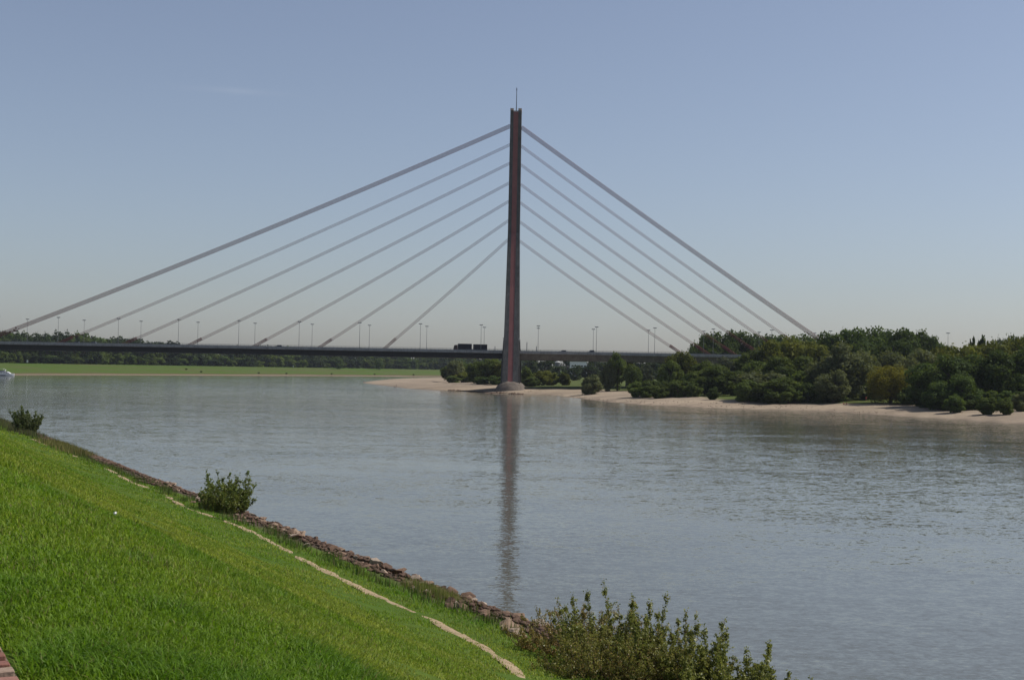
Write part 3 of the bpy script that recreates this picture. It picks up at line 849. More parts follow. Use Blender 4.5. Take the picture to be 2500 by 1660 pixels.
for px, yt, Y, wp in ((1705, 834, 755, 60), (1728, 816, 760, 85), (1758, 810, 765, 90), (1792, 808, 770, 95), (1830, 812, 770, 95), (1868, 818, 775, 90), (1908, 818, 780, 90), (1945, 816, 780, 90), (1980, 820, 780, 90)):
    rtree(px, yt, Y, wp, 'round', 'f_dark', LK, 'broadleaf_tree', 'tree', 'dark trees behind the deck')
rtree(1662, 857, 592, 92, 'round', 'f_yellow', 'broad yellow-green tree hiding the deck near the first right-hand cable', 'broadleaf_tree')
rtree(1636, 880, 585, 60, 'round', 'f_mid', 'mid-green tree leaning against the broad yellow-green tree', 'broadleaf_tree')
rtree(1768, 868, 562, 78, 'tall', 'f_silver', 'silvery pale-leaved tree in front of the bridge deck', 'broadleaf_tree')
for px, yt, Y, wp in ((1722, 878, 556, 70), (1808, 870, 572, 75), (1745, 890, 540, 80), (1790, 905, 530, 80), (1700, 905, 540, 70), (1850, 880, 545, 80)):
    rtree(px, yt, Y, wp, 'round', 'f_mid', 'mid-green tree beside the silvery tree, below the deck end', 'broadleaf_tree', 'tree', 'mid-green trees by the silvery tree')
for px, yt, Y, wp in ((1558, 928, 552, 46), (1592, 922, 548, 52), (1628, 925, 536, 50), (1662, 922, 530, 54), (1692, 928, 524, 44), (1610, 940, 528, 44), (1575, 940, 540, 40)):
    rtree(px, yt, Y, wp, 'shrub', 'f_shrub', 'bushy green shrub in the row along the top of the beach', 'beach_shrub', 'shrub', 'shrubs along the beach top')
rtree(1742, 943, 500, 30, 'shrub', 'f_dark', 'small round dark bush alone on the sand before the trees', 'beach_shrub', 'shrub')
rtree(1508, 862, 652, 66, 'tall', 'f_mid', 'free-standing tree overlapping the deck beyond the pylon', 'broadleaf_tree')
rtree(1484, 888, 650, 44, 'round', 'f_grey', 'lower grey-green tree joined to the free-standing tree', 'broadleaf_tree')
rtree(1446, 913, 618, 50, 'shrub', 'f_grey', 'wide grey-green bush at the edge of the deck shadow', 'beach_shrub', 'shrub')
rtree(1548, 888, 645, 50, 'round', 'f_mid', 'mid-green tree between free-standing tree and silvery tree under the deck', 'broadleaf_tree')
rtree(1578, 886, 660, 44, 'tall', 'f_silver', 'small silvery tree under the bridge deck', 'broadleaf_tree')
for px, yt, Y, wp in ((1288, 890, 745, 36), (1315, 905, 750, 46), (1345, 903, 756, 46), (1378, 908, 752, 34), (1300, 918, 738, 36), (1280, 905, 765, 40)):
    rtree(px, yt, Y, wp, 'shrub', 'f_yellow' if px > 1310 else 'f_shrub', 'olive shrub on the meadow beyond the bridge, beside the pylon foot', 'meadow_shrub', 'shrub', 'shrubs beyond the pylon')
for px, yt, Y, wp, k in ((1112, 878, 890, 50, 'f_grey'), (1092, 893, 900, 34, 'f_mid'), (1165, 882, 800, 50, 'f_mid'), (1198, 874, 780, 60, 'f_mid'), (1226, 880, 775, 44, 'f_yellow'), (1140, 886, 930, 50, 'f_mid')):
    rtree(px, yt, Y, wp, 'round', k, 'leafy tree on the sand spit just beyond the bridge', 'broadleaf_tree', 'tree', 'trees on the sand spit')
for px, yt, Y, wp, k in ((1130, 908, 860, 50, 'f_yellow'), (1108, 915, 850, 40, 'f_shrub'), (1150, 916, 840, 40, 'f_shrub'), (1182, 918, 770, 44, 'f_dark'), (1212, 916, 762, 40, 'f_dark')):
    rtree(px, yt, Y, wp, 'shrub', k, 'low bush at the sand edge below the spit trees', 'beach_shrub', 'shrub', 'bushes on the sand spit')
k = 0
for px, yt, Y, wp in ((1295, 880, 1150, 50), (1330, 876, 1180, 60), (1365, 891, 1050, 46), (1400, 893, 1000, 50), (1440, 888, 1050, 56), (1385, 872, 1500, 44), (1345, 872, 1480, 50), (1300, 868, 1500, 50), (1470, 880, 1150, 60), (1450, 874, 1500, 50), (1505, 876, 1300, 60),
                       (1545, 874, 1300, 60), (1590, 880, 1000, 60), (1630, 876, 1050, 60), (1675, 876, 1100, 60), (1600, 872, 1400, 60), (1412, 888, 1180, 44)):
    rtree(px, yt, Y, wp, 'farround', 'f_far', 'hazy distant tree seen under the deck beyond the pylon', 'far_tree', 'tree', 'hazy trees under the deck')

# far wood behind the meadow on the left
LT = 'dark tree in the long wood behind the far meadow'
ysx = [-60, 40, 340, 640, 865, 1085, 1300]; ysy = [1060, 1090, 1275, 1458, 1640, 1762, 1880]
topx = [-60, 40, 70, 85, 110, 150, 200, 230, 262, 290, 310, 350, 410, 440, 700, 1050, 1300]; topy = [802, 806, 812, 822, 815, 811, 813, 818, 826, 823, 824, 830, 833, 840, 846, 862, 866]
rw = random.Random(3)
def wood(px, dY, dtop, wp, mat='f_far'):
    Y = np.interp(px, ysx, ysy) + dY
    rtree(px, np.interp(px, topx, topy) + dtop, Y, wp, 'farround', mat, LT, 'far_tree', 'tree', 'far wood', gz_left)
px = -70.0
while px < 1290:
    wood(px, 300 + rw.uniform(-20, 20), rw.uniform(-1, 3), rw.uniform(46, 62), rw.choice(('f_far', 'f_far', 'f_dark'))); px += rw.uniform(24, 32)
px = -70.0
while px < 430:
    wood(px, 330 + rw.uniform(-20, 30), rw.uniform(-3, 1), rw.uniform(48, 62), 'f_far'); px += rw.uniform(13, 18)
px = -60.0
while px < 1290:
    wood(px, 245 + rw.uniform(-20, 15), rw.uniform(6, 20), rw.uniform(36, 54), rw.choice(('f_far', 'f_far', 'f_dark', 'f_mid'))); px += rw.uniform(20, 30)
px = -50.0
while px < 1150:
    Y = np.interp(px, ysx, ysy) + 205 + rw.uniform(-10, 12)
    rtree(px, hz(px) - rw.uniform(6, 24), Y, rw.uniform(24, 38), 'farshrub', rw.choice(('f_far', 'f_far', 'f_dark', 'f_mid')), 'bushy tree at the front edge of the long wood behind the far meadow', 'far_tree', 'tree', 'far wood front edge', gz_left); px += rw.uniform(12, 20)
for px, dy in ((492, 26), (632, 22), (700, 18), (810, 22), (915, 20), (1010, 18), (455, 60)):
    Y = np.interp(px, ysx, ysy) + dy
    rtree(px, 0, Y, 10, 'shrub', 'f_mid', 'small bush on the far meadow near the waterline', 'meadow_bush', 'shrub', 'bushes on the far meadow', gz_left).scale = (2.8, 2.8, 1.9)
for px in (828, 925):
    Y = np.interp(px, ysx, ysy) + 120
    rtree(px, 886 - 12, Y, 22, 'farround', 'f_dark', 'lone dark tree standing forward of the far wood on the meadow', 'far_tree', 'tree', 'forward trees of the far wood', gz_left)

# white building glimpsed under the deck, white boards on the far meadow
bl = empty('industrial_building', (wx(1412, 1450), 1450, 4)); tag(bl, 'white flat-roofed building glimpsed far off under the deck', 'building')
b = MB(); b.box(-9.2, 9.2, -6, 6, -0.5, 17.5); b.build('wall', M['white'], bl)
b = MB(); b.box(-9.6, 9.6, -6.4, 6.4, 17.5, 18.2); b.build('roof', M['galv'], bl)
for k in range(5):
    b = MB(); b.box(-8 + k * 3.4, -5.6 + k * 3.4, -6.06, -5.98, 12.0, 13.4); b.build('window', M['glass'], bl)
bl = empty('tank_tower', (wx(1361, 1400), 1400, 4)); tag(bl, 'pale blue-grey tower glimpsed under the deck near the white building', 'tower')
b = MB(); b.tube([(0, 0, -0.5), (0, 0, 16)], [3.1, 3.0], 20); b.build('wall', M['car_grey'], bl)
b = MB(); b.tube([(0, 0, 16), (0, 0, 17.4)], [3.3, 1.2], 20); b.build('roof', M['galv'], bl)
for px, dy, w_, h_, lab in ((67, 195, 1.5, 2.4, 'large white signboard at the foot of the far wood'), (716, 165, 0.9, 2.0, 'small white signboard on the far meadow by the wood')):
    Y = np.interp(px, ysx, ysy) + dy; X = wx(px, Y); z = gz_left(X, Y)
    r_ = empty('river_sign', (X, Y, z)); tag(r_, lab, 'sign')
    b = MB(); b.tube([(0, 0.08, -0.3), (0, 0.08, 1.0 + h_)], 0.06, 6); b.build('post', M['galv'], r_)
    b = MB(); b.box(-w_ / 2, w_ / 2, -0.04, 0.02, 1.0, 1.0 + h_); b.build('board', M['white'], r_)

# ------------------------------------------------------------------ motor yacht on the left
def hull_section(x, L, hw, zt):
    u = x / L
    w_ = hw * (1 - max(0, (u - 0.45) / 0.55) ** 2.2)
    zs = zt * (1 + 0.35 * max(0, u - 0.3))
    return [(x, -w_, zs), (x, -w_ * 0.96, zs * 0.55), (x, -w_ * 0.72, -0.1), (x, 0, -0.55 + 0.5 * max(0, u - .6)), (x, w_ * 0.72, -0.1), (x, w_ * 0.96, zs * 0.55), (x, w_, zs)]
Yb = 1010.0
yacht = empty('motor_yacht', (wx(36.5, Yb) - 15.0, Yb, 0)); tag(yacht, 'white motor yacht moored by the far bank under the bridge', 'boat')
b = MB(); b.loft([hull_section(x, 15.05, 2.1, 1.55) for x in (0, 2, 5, 7, 9, 11, 13, 14.2, 14.9)]); b.build('hull', M['boat_white'], yacht)
b = MB(); b.box(0.0, 9.0, -2.13, -2.09, 0.35, 0.75); b.build('hull_stripe', M['boat_blue'], yacht)
b = MB(); b.loft([[(x0, -yw, z), (x1, -yw, z), (x1, yw, z), (x0, yw, z)] for x0, x1, yw, z in ((2.0, 12.4, 1.7, 1.6), (2.4, 11.0, 1.55, 2.6), (2.6, 9.6, 1.4, 3.3))]); cbn = b.build('cabin', M['boat_white'], yacht)
for k in range(4):
    b = MB(); b.box(3.3 + k * 1.75, 4.8 + k * 1.75, -1.64, -1.5, 2.25, 2.85); b.build('window', M['glass'], cbn)
b = MB(); b.loft([[(x0, -yw, z), (x1, -yw, z), (x1, yw, z), (x0, yw, z)] for x0, x1, yw, z in ((2.6, 8.2, 1.3, 3.3), (3.0, 7.2, 1.2, 4.1))]); b.build('flybridge', M['boat_grey'], yacht)
b = MB(); b.tube([(3.2, 0, 4.1), (3.2, 0, 6.4)], 0.06, 6); b.box(2.9, 6.9, -1.25, 1.25, 5.35, 5.5); b.tube([(6.6, -1.1, 4.1), (6.8, -1.1, 5.4)], 0.05, 6); b.tube([(3.1, -1.1, 4.1), (3.1, -1.1, 5.4)], 0.05, 6); b.build('bimini', M['boat_white'], yacht)
b = MB(); b.loft([[(8.0 + 0.5 * math.cos(a_) * s_, 0.5 * math.sin(a_) * s_, z) for a_ in np.linspace(0, 6.283, 12, endpoint=False)] for z, s_ in ((4.0, 0.5), (4.25, 1.0), (4.6, 1.0), (4.85, 0.5))]); b.build('radar_dome', M['boat_white'], yacht)
b = MB(); rl = [(x, -2.0 * (1 - max(0, (x / 15.05 - 0.45) / 0.55) ** 2.2), 2.55 + 0.02 * x) for x in (8, 10, 12, 13.5, 14.6)]
b.tube(rl, 0.035, 5)
for x, y, z in rl: b.tube([(x, y, z - 0.85), (x, y, z)], 0.03, 5)
b.build('bow_rail', M['galv'], yacht)

# ------------------------------------------------------------------ people and a dog on the beach
def skinned(name, verts, edges, radii, mats, pick, subdiv=1):
    me = bpy.data.meshes.new(name); me.from_pydata(verts, edges, [])
    o = bpy.data.objects.new(name, me); COL.objects.link(o)
    sk = o.modifiers.new('skin', 'SKIN'); o.modifiers.new('sub', 'SUBSURF').levels = subdiv
    for i, r_ in enumerate(radii):
        me.skin_vertices[0].data[i].radius = (r_, r_)
    me.skin_vertices[0].data[0].use_root = True
    dg = bpy.context.evaluated_depsgraph_get()
    nm = bpy.data.meshes.new_from_object(o.evaluated_get(dg))
    o.modifiers.clear(); o.data = nm
    for mm in mats: nm.materials.append(mm)
    for pl in nm.polygons:
        pl.material_index = pick(pl.center); pl.use_smooth = True
    return o
def person(X, Y, z, label, shirt, pose='stand', rz=0.0):
    if pose == 'stand':
        V = [(0, 0, .95), (0, 0, 1.2), (0, 0, 1.42), (0, -.01, 1.52), (0, -.03, 1.62), (0, -.03, 1.74), (.19, 0, 1.4), (.24, .02, 1.13), (.25, -.06, .88), (.26, -.1, .78), (-.19, 0, 1.4), (-.24, .02, 1.13), (-.25, -.06, .88), (-.26, -.1, .78),
             (.1, 0, .88), (.11, -.02, .5), (.12, .03, .08), (.12, -.12, .04), (-.1, 0, .88), (-.12, .04, .5), (-.13, .1, .08), (-.13, -.04, .04)]
    else:   # seated on the sand, knees drawn up
        V = [(0, .1, .14), (0, .16, .40), (0, .13, .62), (0, .1, .72), (0, .07, .82), (0, .06, .94), (.19, .12, .6), (.25, .2, .34), (.24, .3, .12), (.24, .36, .06), (-.19, .12, .6), (-.24, -.05, .42), (-.2, -.3, .42), (-.16, -.36, .40),
             (.1, .05, .12), (.13, -.38, .42), (.13, -.62, .08), (.13, -.76, .05), (-.1, .05, .12), (-.13, -.4, .44), (-.13, -.66, .08), (-.13, -.8, .05)]
    E = [(0, 1), (1, 2), (2, 3), (3, 4), (4, 5), (2, 6), (6, 7), (7, 8), (8, 9), (2, 10), (10, 11), (11, 12), (12, 13), (0, 14), (14, 15), (15, 16), (16, 17), (0, 18), (18, 19), (19, 20), (20, 21)]
    Rr = [.15, .15, .15, .06, .09, .085, .065, .05, .04, .03, .065, .05, .04, .03, .095, .065, .045, .035, .095, .065, .045, .035]
    if pose == 'stand': pick = lambda c: 1 if (0.95 < c.z < 1.46 and abs(c.x) < 0.25) else (2 if 0.55 < c.z <= 0.95 and abs(c.x) < 0.21 else 0)
    else: pick = lambda c: 1 if (c.z < 0.3 and c.y > -0.15 and abs(c.x) < 0.2) else 0
    o = skinned('person', V, E, Rr, [M['skin'], M[shirt], M['cloth_dark']], pick)
    # hair as a cap over the head
    hp = V[5]; b = MB()
    b.loft([[(hp[0] + r_ * math.cos(a_), hp[1] + 0.02 + r_ * math.sin(a_), hp[2] + dz) for a_ in np.linspace(0, 6.283, 10, endpoint=False)] for dz, r_ in ((-0.03, 0.098), (0.04, 0.09), (0.09, 0.05))])
    b.build('hair', M['fur_dark'], o, True)
    o.location = (X, Y, z); o.rotation_euler = (0, 0, rz)
    return tag(o, label, 'person')
for px, Y, lab, sh, ps, rz in ((2060, 470, 'person in red sitting on the sand near the water', 'cloth_red', 'sit', 0.5), (2066.5, 469, 'person in dark swimwear sitting on the sand beside the one in red', 'cloth_dark', 'sit', -0.3),
                               (2114, 486, 'person with red top standing on the sand beside the weeping willow', 'cloth_red', 'stand', 0.4),
                               (967.5, 800, 'person in dark clothes standing at the edge of the spit by a dog', 'cloth_dark', 'stand', 1.2),
                               (888.5, 1010, 'person in blue standing alone at the tip of the sand spit', 'cloth_blue', 'stand', -0.5)):
    X = wx(px, Y, 950); person(X, Y, max(-0.25, gz_right(X, Y)) - 0.02, lab, sh, ps, rz)
V = [(-.32, 0, .52), (-.05, 0, .53), (.25, 0, .56), (.42, 0, .70), (.55, 0, .80), (.72, 0, .76), (-.55, 0, .62), (.24, .1, .40), (.24, .1, .2), (.26, .1, .02), (.24, -.1, .40), (.24, -.1, .2), (.26, -.1, .02),
     (-.30, .1, .38), (-.40, .1, .2), (-.36, .1, .02), (-.30, -.1, .38), (-.40, -.1, .2), (-.36, -.1, .02)]
E = [(0, 1), (1, 2), (2, 3), (3, 4), (4, 5), (0, 6), (2, 7), (7, 8), (8, 9), (2, 10), (10, 11), (11, 12), (0, 13), (13, 14), (14, 15), (0, 16), (16, 17), (17, 18)]
dog = skinned('dog', V, E, [.13, .14, .15, .09, .09, .04, .03, .06, .04, .035, .06, .04, .035, .08, .045, .035, .08, .045, .035], [M['fur_dark']], lambda c: 0)
for s_ in (-1, 1):
    b = MB(); b.loft([[(.50, s_ * .05, .86), (.56, s_ * .05, .86), (.56, s_ * .10, .86), (.50, s_ * .10, .86)], [(.52, s_ * .08, .97), (.54, s_ * .08, .97), (.54, s_ * .09, .97), (.52, s_ * .09, .97)]]); b.build('ear', M['fur_dark'], dog)
Xd = wx(963.5, 799, 950); dog.location = (Xd, 799, max(-0.1, gz_right(Xd, 799)) - 0.02); dog.rotation_euler = (0, 0, 2.9)
tag(dog, 'dark dog at the water edge of the spit next to a person', 'dog')

# ------------------------------------------------------------------ stones
def stone_mesh(seed, mat):
    rng = np.random.default_rng(seed)
    bm = bmesh.new()
    for k in range(15):
        d = rng.normal(size=3); d /= np.linalg.norm(d); d *= np.array([0.62, 0.5, 0.36]) * rng.uniform(0.8, 1.1)
        bm.verts.new(d)
    bmesh.ops.convex_hull(bm, input=bm.verts)
    loose = [v for v in bm.verts if not v.link_faces]
    bmesh.ops.delete(bm, geom=loose, context='VERTS')
    bmesh.ops.recalc_face_normals(bm, faces=bm.faces)
    me = bpy.data.meshes.new('stone'); bm.to_mesh(me); bm.free(); me.materials.append(mat)
    return me
m = NT('riprap_stone', 0.9, 0.2)
oi = m.n('ShaderNodeObjectInfo')
c = m.ramp(oi.outputs['Random'], [(0.0, (0.11, 0.07, 0.05)), (0.35, (0.20, 0.13, 0.09)), (0.75, (0.28, 0.20, 0.14)), (1.0, (0.42, 0.35, 0.28))])
c = m.mix(0.6, c, m.ramp(m.noise(m.pos(), 5.0, 4), [(0.3, (0.5, 0.48, 0.46)), (0.7, (1, 1, 1))]), 'MULTIPLY')
m.base(c); m.bump(m.noise(m.pos(), 12, 4), 0.03); M['stone'] = m.m
SM = [stone_mesh(40 + k, M['stone']) for k in range(8)]
rs = random.Random(19)
LBX = lambda Y: 34.15 - 0.51 * Y
def bank_pt(Y, t):      # point t metres inland of the straight near shoreline at shoreline ordinate Y
    return LBX(Y) - 0.891 * t, Y - 0.454 * t
rv = empty('stone_revetment', (LBX(80), 80, 0)); tag(rv, 'brown rubble stones heaped along the waterline below the grass', 'stones')
mwi = Matrix.Translation((-LBX(80), -80, 0))
nst = 0
while nst < 300:
    Y = 56 + (rs.random() ** 1.4) * 75
    t = rs.uniform(-0.7, 4.2) * (0.75 + 0.5 * float(vnoise(Y * 0.12, 3.0, 4)))
    if t > 2.6 and rs.random() < 0.5: continue
    X, Yp = bank_pt(Y, t)
    o = bpy.data.objects.new('stone', rs.choice(SM)); COL.objects.link(o); o.parent = rv
    s_ = rs.uniform(0.30, 0.75) if rs.random() < 0.9 else rs.uniform(0.75, 1.05)
    o.scale = (s_, s_ * rs.uniform(0.8, 1.2), s_ * rs.uniform(0.7, 1.1))
    o.rotation_euler = (rs.uniform(-.5, .5), rs.uniform(-.5, .5), rs.uniform(0, 6.28))
    o.location = (X - LBX(80), Yp - 80, float(np.interp(t, NEAR_T, NEAR_Z)) + 0.10 * s_ + 0.35 * math.exp(-((t - 1.8) / 1.3) ** 2))
    nst += 1
# smaller rubble between and the far run of the revetment
vs, fs, off = [], [], 0
base = [(np.array([v.co[:] for v in me.vertices]), [tuple(p.vertices) for p in me.polygons]) for me in SM]
tri = []
for k in range(5200):
    Y = 40 + 240 * rs.random() ** 1.4
    t = rs.uniform(-0.8, 3.6) * (0.7 + 0.5 * float(vnoise(Y * 0.12, 3.0, 4)))
    bv, bf = rs.choice(base)
    s_ = rs.uniform(0.14, 0.42) * (1.0 if Y < 150 else 1.7)
    a_ = rs.uniform(0, 6.28); ca, sa = math.cos(a_), math.sin(a_)
    X, Yp = bank_pt(Y, t)
    q = bv * s_; qq = np.stack([q[:, 0] * ca - q[:, 1] * sa + X, q[:, 0] * sa + q[:, 1] * ca + Yp, q[:, 2] + float(np.interp(t, NEAR_T, NEAR_Z)) + 0.05 + 0.30 * math.exp(-((t - 1.8) / 1.3) ** 2)], -1)
    vs.append(qq); tri += [tuple(i + off for i in f) for f in bf]; off += len(bv)
me = mesh_np('rubble', np.concatenate(vs) - np.array([LBX(80), 80, 0]), [np.array(tri)], False, M['stone'])
tag(link(bpy.data.objects.new('rubble', me), rv), kind='stuff')
# rocks along the beach by the pylon foot
vs, tri, off = [], [], 0
for k in range(520):
    if k < 330:
        X = rs.uniform(-34, 6); Y = float(np.interp(X, [-38, -26.6, -19.4, -10, 0, 17.5], [731, 718, 698, 658, 654, 646])) + rs.uniform(-0.6, 5)
    else:
        X = rs.uniform(6, 120); Y = float(np.interp(X, [0, 17.5, 29.4, 40, 52.5, 68.6, 85, 104, 124], [654, 646, 589, 522, 486, 468, 460, 450, 401])) + rs.uniform(2, 26)
    s_ = rs.uniform(0.3, 1.1) if k < 330 else rs.uniform(0.2, 0.45)
    bv, bf = rs.choice(base); q = bv * s_
    vs.append(q + np.array([X, Y, gz_right(X, Y) + 0.05])); tri += [tuple(i + off for i in f) for f in bf]; off += len(bv)
tag(link(bpy.data.objects.new('beach_rocks', mesh_np('beach_rocks', np.concatenate(vs), [np.array(tri)], False, M['stone']))), 'scattered rocks on the sand along the waterline by the pylon', 'rocks', None, 'stuff')

# ------------------------------------------------------------------ trodden path in the grass
PATH_PX = [(81, 1073), (141, 1098), (179, 1112), (225, 1131), (271, 1150), (325, 1178), (393, 1203), (447, 1235), (531, 1265), (607, 1295), (698, 1342), (750, 1372), (858, 1425), (973, 1480), (1053, 1512), (1095, 1535), (1180, 1580), (1240, 1625), (1275, 1655), (1310, 1700), (1350, 1770)]
def ray_ground(px, py):
    """world point of the bank under an image point"""
    x_ = px - 1250; y_ = 830 - py
    c_, s_ = math.cos(ROLL), math.sin(ROLL)
    d = cam.matrix_world.to_3x3() @ Vector((x_, y_, -FPX)); d.normalize()
    lo, hi = 4.0, 400.0
    def f(t_):
        q = Vector((0, 0, CAM_H)) + d * t_
        return q.z - float(left_z((LBX(q.y) - q.x) * 0.891, q.y))
    tt = np.linspace(lo, hi, 800); prev = tt[0]
    for t_ in tt[1:]:
        if f(t_) < 0:
            a_, b_ = prev, t_
            for _ in range(30):
                mm = (a_ + b_) / 2
                if f(mm) < 0: b_ = mm
                else: a_ = mm
            q = Vector((0, 0, CAM_H)) + d * a_
            return (q.x, q.y)
        prev = t_
    return None
PP = catmull([ray_ground(*p_) for p_ in PATH_PX], 0.35)
def surf_z(X, Y):
    X = np.asarray(X, float); Y = np.asarray(Y, float)
    t = (LBX(Y) - X) * 0.891
    # the shoreline ordinate of the point drives the profile; on the straight reach the profile is constant
    return left_z(t, np.minimum(Y, 390), X)
m = NT('path_sand', 0.95, 0.1)
m.base(m.ramp(m.noise(m.pos(), 3.0, 4), [(0.3, (0.27, 0.20, 0.12)), (0.7, (0.40, 0.31, 0.20))])); m.bump(m.noise(m.pos(), 14, 3), 0.04)
n = len(PP)
tg = np.gradient(PP, axis=0); tg /= np.linalg.norm(tg, axis=1, keepdims=True)
nn = np.stack([-tg[:, 1], tg[:, 0]], -1)
dist_ = np.linalg.norm(PP, axis=1)
sidx = np.arange(n) * 0.35
wl = (0.14 + 0.22 * fbm(sidx * 0.45, sidx * 0, 61)) * (1 + dist_ * 0.004); wr = (0.14 + 0.22 * fbm(sidx * 0.45, sidx * 0 + 5, 67)) * (1 + dist_ * 0.004)
gap = np.clip((fbm(sidx * 0.16, sidx * 0 + 2, 71) - np.interp(dist_, [45, 80, 110, 150, 200], [0.0, 0.12, 0.30, 0.42, 0.46])) * 9, 0.0, 1)
wl *= gap; wr *= gap
A_ = PP + nn * wl[:, None]; B_ = PP - nn * wr[:, None]
rowsP = [A_, PP + (A_ - PP) * 0.4, PP + (B_ - PP) * 0.4, B_]
VV = []
for k, q in enumerate(rowsP):
    z = surf_z(q[:, 0], q[:, 1]) + (0.03 if k in (1, 2) else -0.02)
    VV.append(np.stack([q[:, 0], q[:, 1], z], -1))
VV = np.stack(VV, 1)
idx = np.arange(n * 4).reshape(n, 4)
qd = np.concatenate([np.stack([idx[:-1, j], idx[1:, j], idx[1:, j + 1], idx[:-1, j + 1]], -1) for j in range(3)])
tag(link(bpy.data.objects.new('path', mesh_np('path', VV.reshape(-1, 3), [qd], True, m.m))), 'narrow trodden sandy path along the foot of the dyke', None, None, 'structure')

# ------------------------------------------------------------------ brick pavement on the dyke crest
m = NT('clinker_brick', 0.85, 0.2)
oi = m.n('ShaderNodeObjectInfo')
c = m.ramp(oi.outputs['Random'], [(0.0, (0.22, 0.10, 0.08)), (0.4, (0.29, 0.145, 0.11)), (0.8, (0.32, 0.18, 0.14)), (1.0, (0.34, 0.25, 0.19))])
c = m.mix(0.5, c, m.ramp(m.noise(m.pos(), 18, 4), [(0.3, (0.6, 0.58, 0.55)), (0.7, (1, 1, 1))]), 'MULTIPLY')
m.base(c); m.bump(m.noise(m.pos(), 60, 3), 0.004); M['brick'] = m.m
pv = MB()
def crest(u, t): # u along the shoreline from the camera's foot, t inland from the waterline
    Y0 = 34.15 * 0.51 / (1 + 0.51 ** 2)
    X, Y = LBX(Y0) - 0.454 * u, Y0 + 0.891 * u
    return X - 0.891 * t, Y - 0.454 * t
cs = [crest(u, t) for u, t in ((-6, 29.52), (60, 29.52), (60, 32.4), (-6, 32.4))]
pv.add([(x, y, 10.83) for x, y in cs] + [(x, y, 10.6) for x, y in cs], [(0, 1, 2, 3), (4, 7, 6, 5), (0, 4, 5, 1), (1, 5, 6, 2), (2, 6, 7, 3), (3, 7, 4, 0)])
pave = pv.build('pavement', plain('mortar_sand', (0.16, 0.13, 0.10), 0.95, 0.1, var=0.3, scale=8)); tag(pave, 'reddish brick pavement on the dyke crest', None, None, 'structure')
bb = bpy.data.meshes.new('brick'); bm = bmesh.new()
bmesh.ops.create_cube(bm, size=1); bmesh.ops.scale(bm, vec=(0.196, 0.093, 0.06), verts=bm.verts); bmesh.ops.bevel(bm, geom=bm.edges[:], offset=0.006, segments=1, affect='EDGES'); bm.to_mesh(bb); bm.free(); bb.materials.append(M['brick'])
ang = math.atan2(-0.454, -0.891)
cnt = 0
for r_ in range(72):
    u = 3.0 + r_ * 0.102
    for cidx in range(4):
        t = 29.63 + cidx * 0.205 + (0.1 if r_ % 2 else 0)
        x, y = crest(u, t)
        o = bpy.data.objects.new('brick', bb); COL.objects.link(o); o.parent = pave
        o.location = (x, y, 10.832 + rs.uniform(-0.004, 0.005)); o.rotation_euler = (rs.uniform(-.02, .02), rs.uniform(-.02, .02), ang + rs.uniform(-.015, .015))
        cnt += 1

# ------------------------------------------------------------------ grass
NB = 430000
rng = np.random.default_rng(77)
r_ = np.exp(rng.uniform(math.log(6.2), math.log(300), NB * 3))
th = rng.uniform(R(-30), R(30), NB * 3)
X = r_ * np.sin(th); Y = r_ * np.cos(th)
t = (LBX(Y) - X) * 0.891
pd = np.full(X.shape, 9.0)
# distance to the path (coarse)
sub = PP[::3]
for i in range(0, len(sub)):
    dd = (X - sub[i, 0]) ** 2 + (Y - sub[i, 1]) ** 2
    j = np.argmin(np.abs(np.arange(0))) if False else None
    m_ = dd < 1.2
    if m_.any():
        gi = min(i * 3, n - 1)
        lim = 1.0 * (wl[gi] + wr[gi]) / 2 + 0.05
        pd[m_] = np.minimum(pd[m_], np.sqrt(dd[m_]) - lim)
edge = 4.3 + (fbm(X * 0.3, Y * 0.3, 81) - 0.5) * 3.2
crestlim = 29.49 + (fbm(X * 2, Y * 2, 83) - .5) * 0.12
keep = (t > edge) & (t < crestlim) & (pd > 0)
X, Y, t, r_ = X[keep][:NB], Y[keep][:NB], t[keep][:NB], r_[keep][:NB]
N_ = len(X)
Z = surf_z(X, Y)
rough_zone = np.clip((8.0 - t) / 2, 0, 1)                      # unmown strip between path and stones
patch = fbm(X * 0.22, Y * 0.22, 91); fine = fbm(X * 1.1, Y * 1.1, 93); tuft = fbm(X * 0.8, Y * 0.8, 97)
tall = np.clip((tuft - 0.60) * 6, 0, 1)
H = (0.035 + 0.04 * rng.random(N_)) * (1 + 1.2 * rough_zone + 0.9 * tall) + 0.0005 * r_
W = (0.0035 + 0.0028 * rng.random(N_)) + 0.00052 * r_
az = rng.uniform(0, 2 * math.pi, N_); lean = rng.uniform(0.4, 1.5, N_) * H
laz = az + rng.normal(0, 0.5, N_)
ux, uy = np.cos(az + math.pi / 2), np.sin(az + math.pi / 2)
bx_, by_ = np.cos(laz) * lean, np.sin(laz) * lean
P0 = np.stack([X - ux * W / 2, Y - uy * W / 2, Z - 0.02], -1); P1 = np.stack([X + ux * W / 2, Y + uy * W / 2, Z - 0.02], -1)
P2 = np.stack([X + ux * W * .4 + bx_ * .4, Y + uy * W * .4 + by_ * .4, Z + H * .6], -1); P3 = np.stack([X - ux * W * .4 + bx_ * .4, Y - uy * W * .4 + by_ * .4, Z + H * .6], -1)
P4 = np.stack([X + bx_, Y + by_, Z + H * (1 - 0.22 * lean / H)], -1)
V = np.stack([P0, P1, P2, P3, P4], 1).reshape(-1, 3)
i0 = np.arange(N_) * 5
Fq = np.stack([i0, i0 + 1, i0 + 2, i0 + 3], -1); Ft = np.stack([i0 + 3, i0 + 2, i0 + 4], -1)
ca_ = np.array([0.155, 0.262, 0.012]); cb2 = np.array([0.285, 0.335, 0.034]); cdk = np.array([0.070, 0.185, 0.008]); cdry = np.array([0.24, 0.21, 0.075])
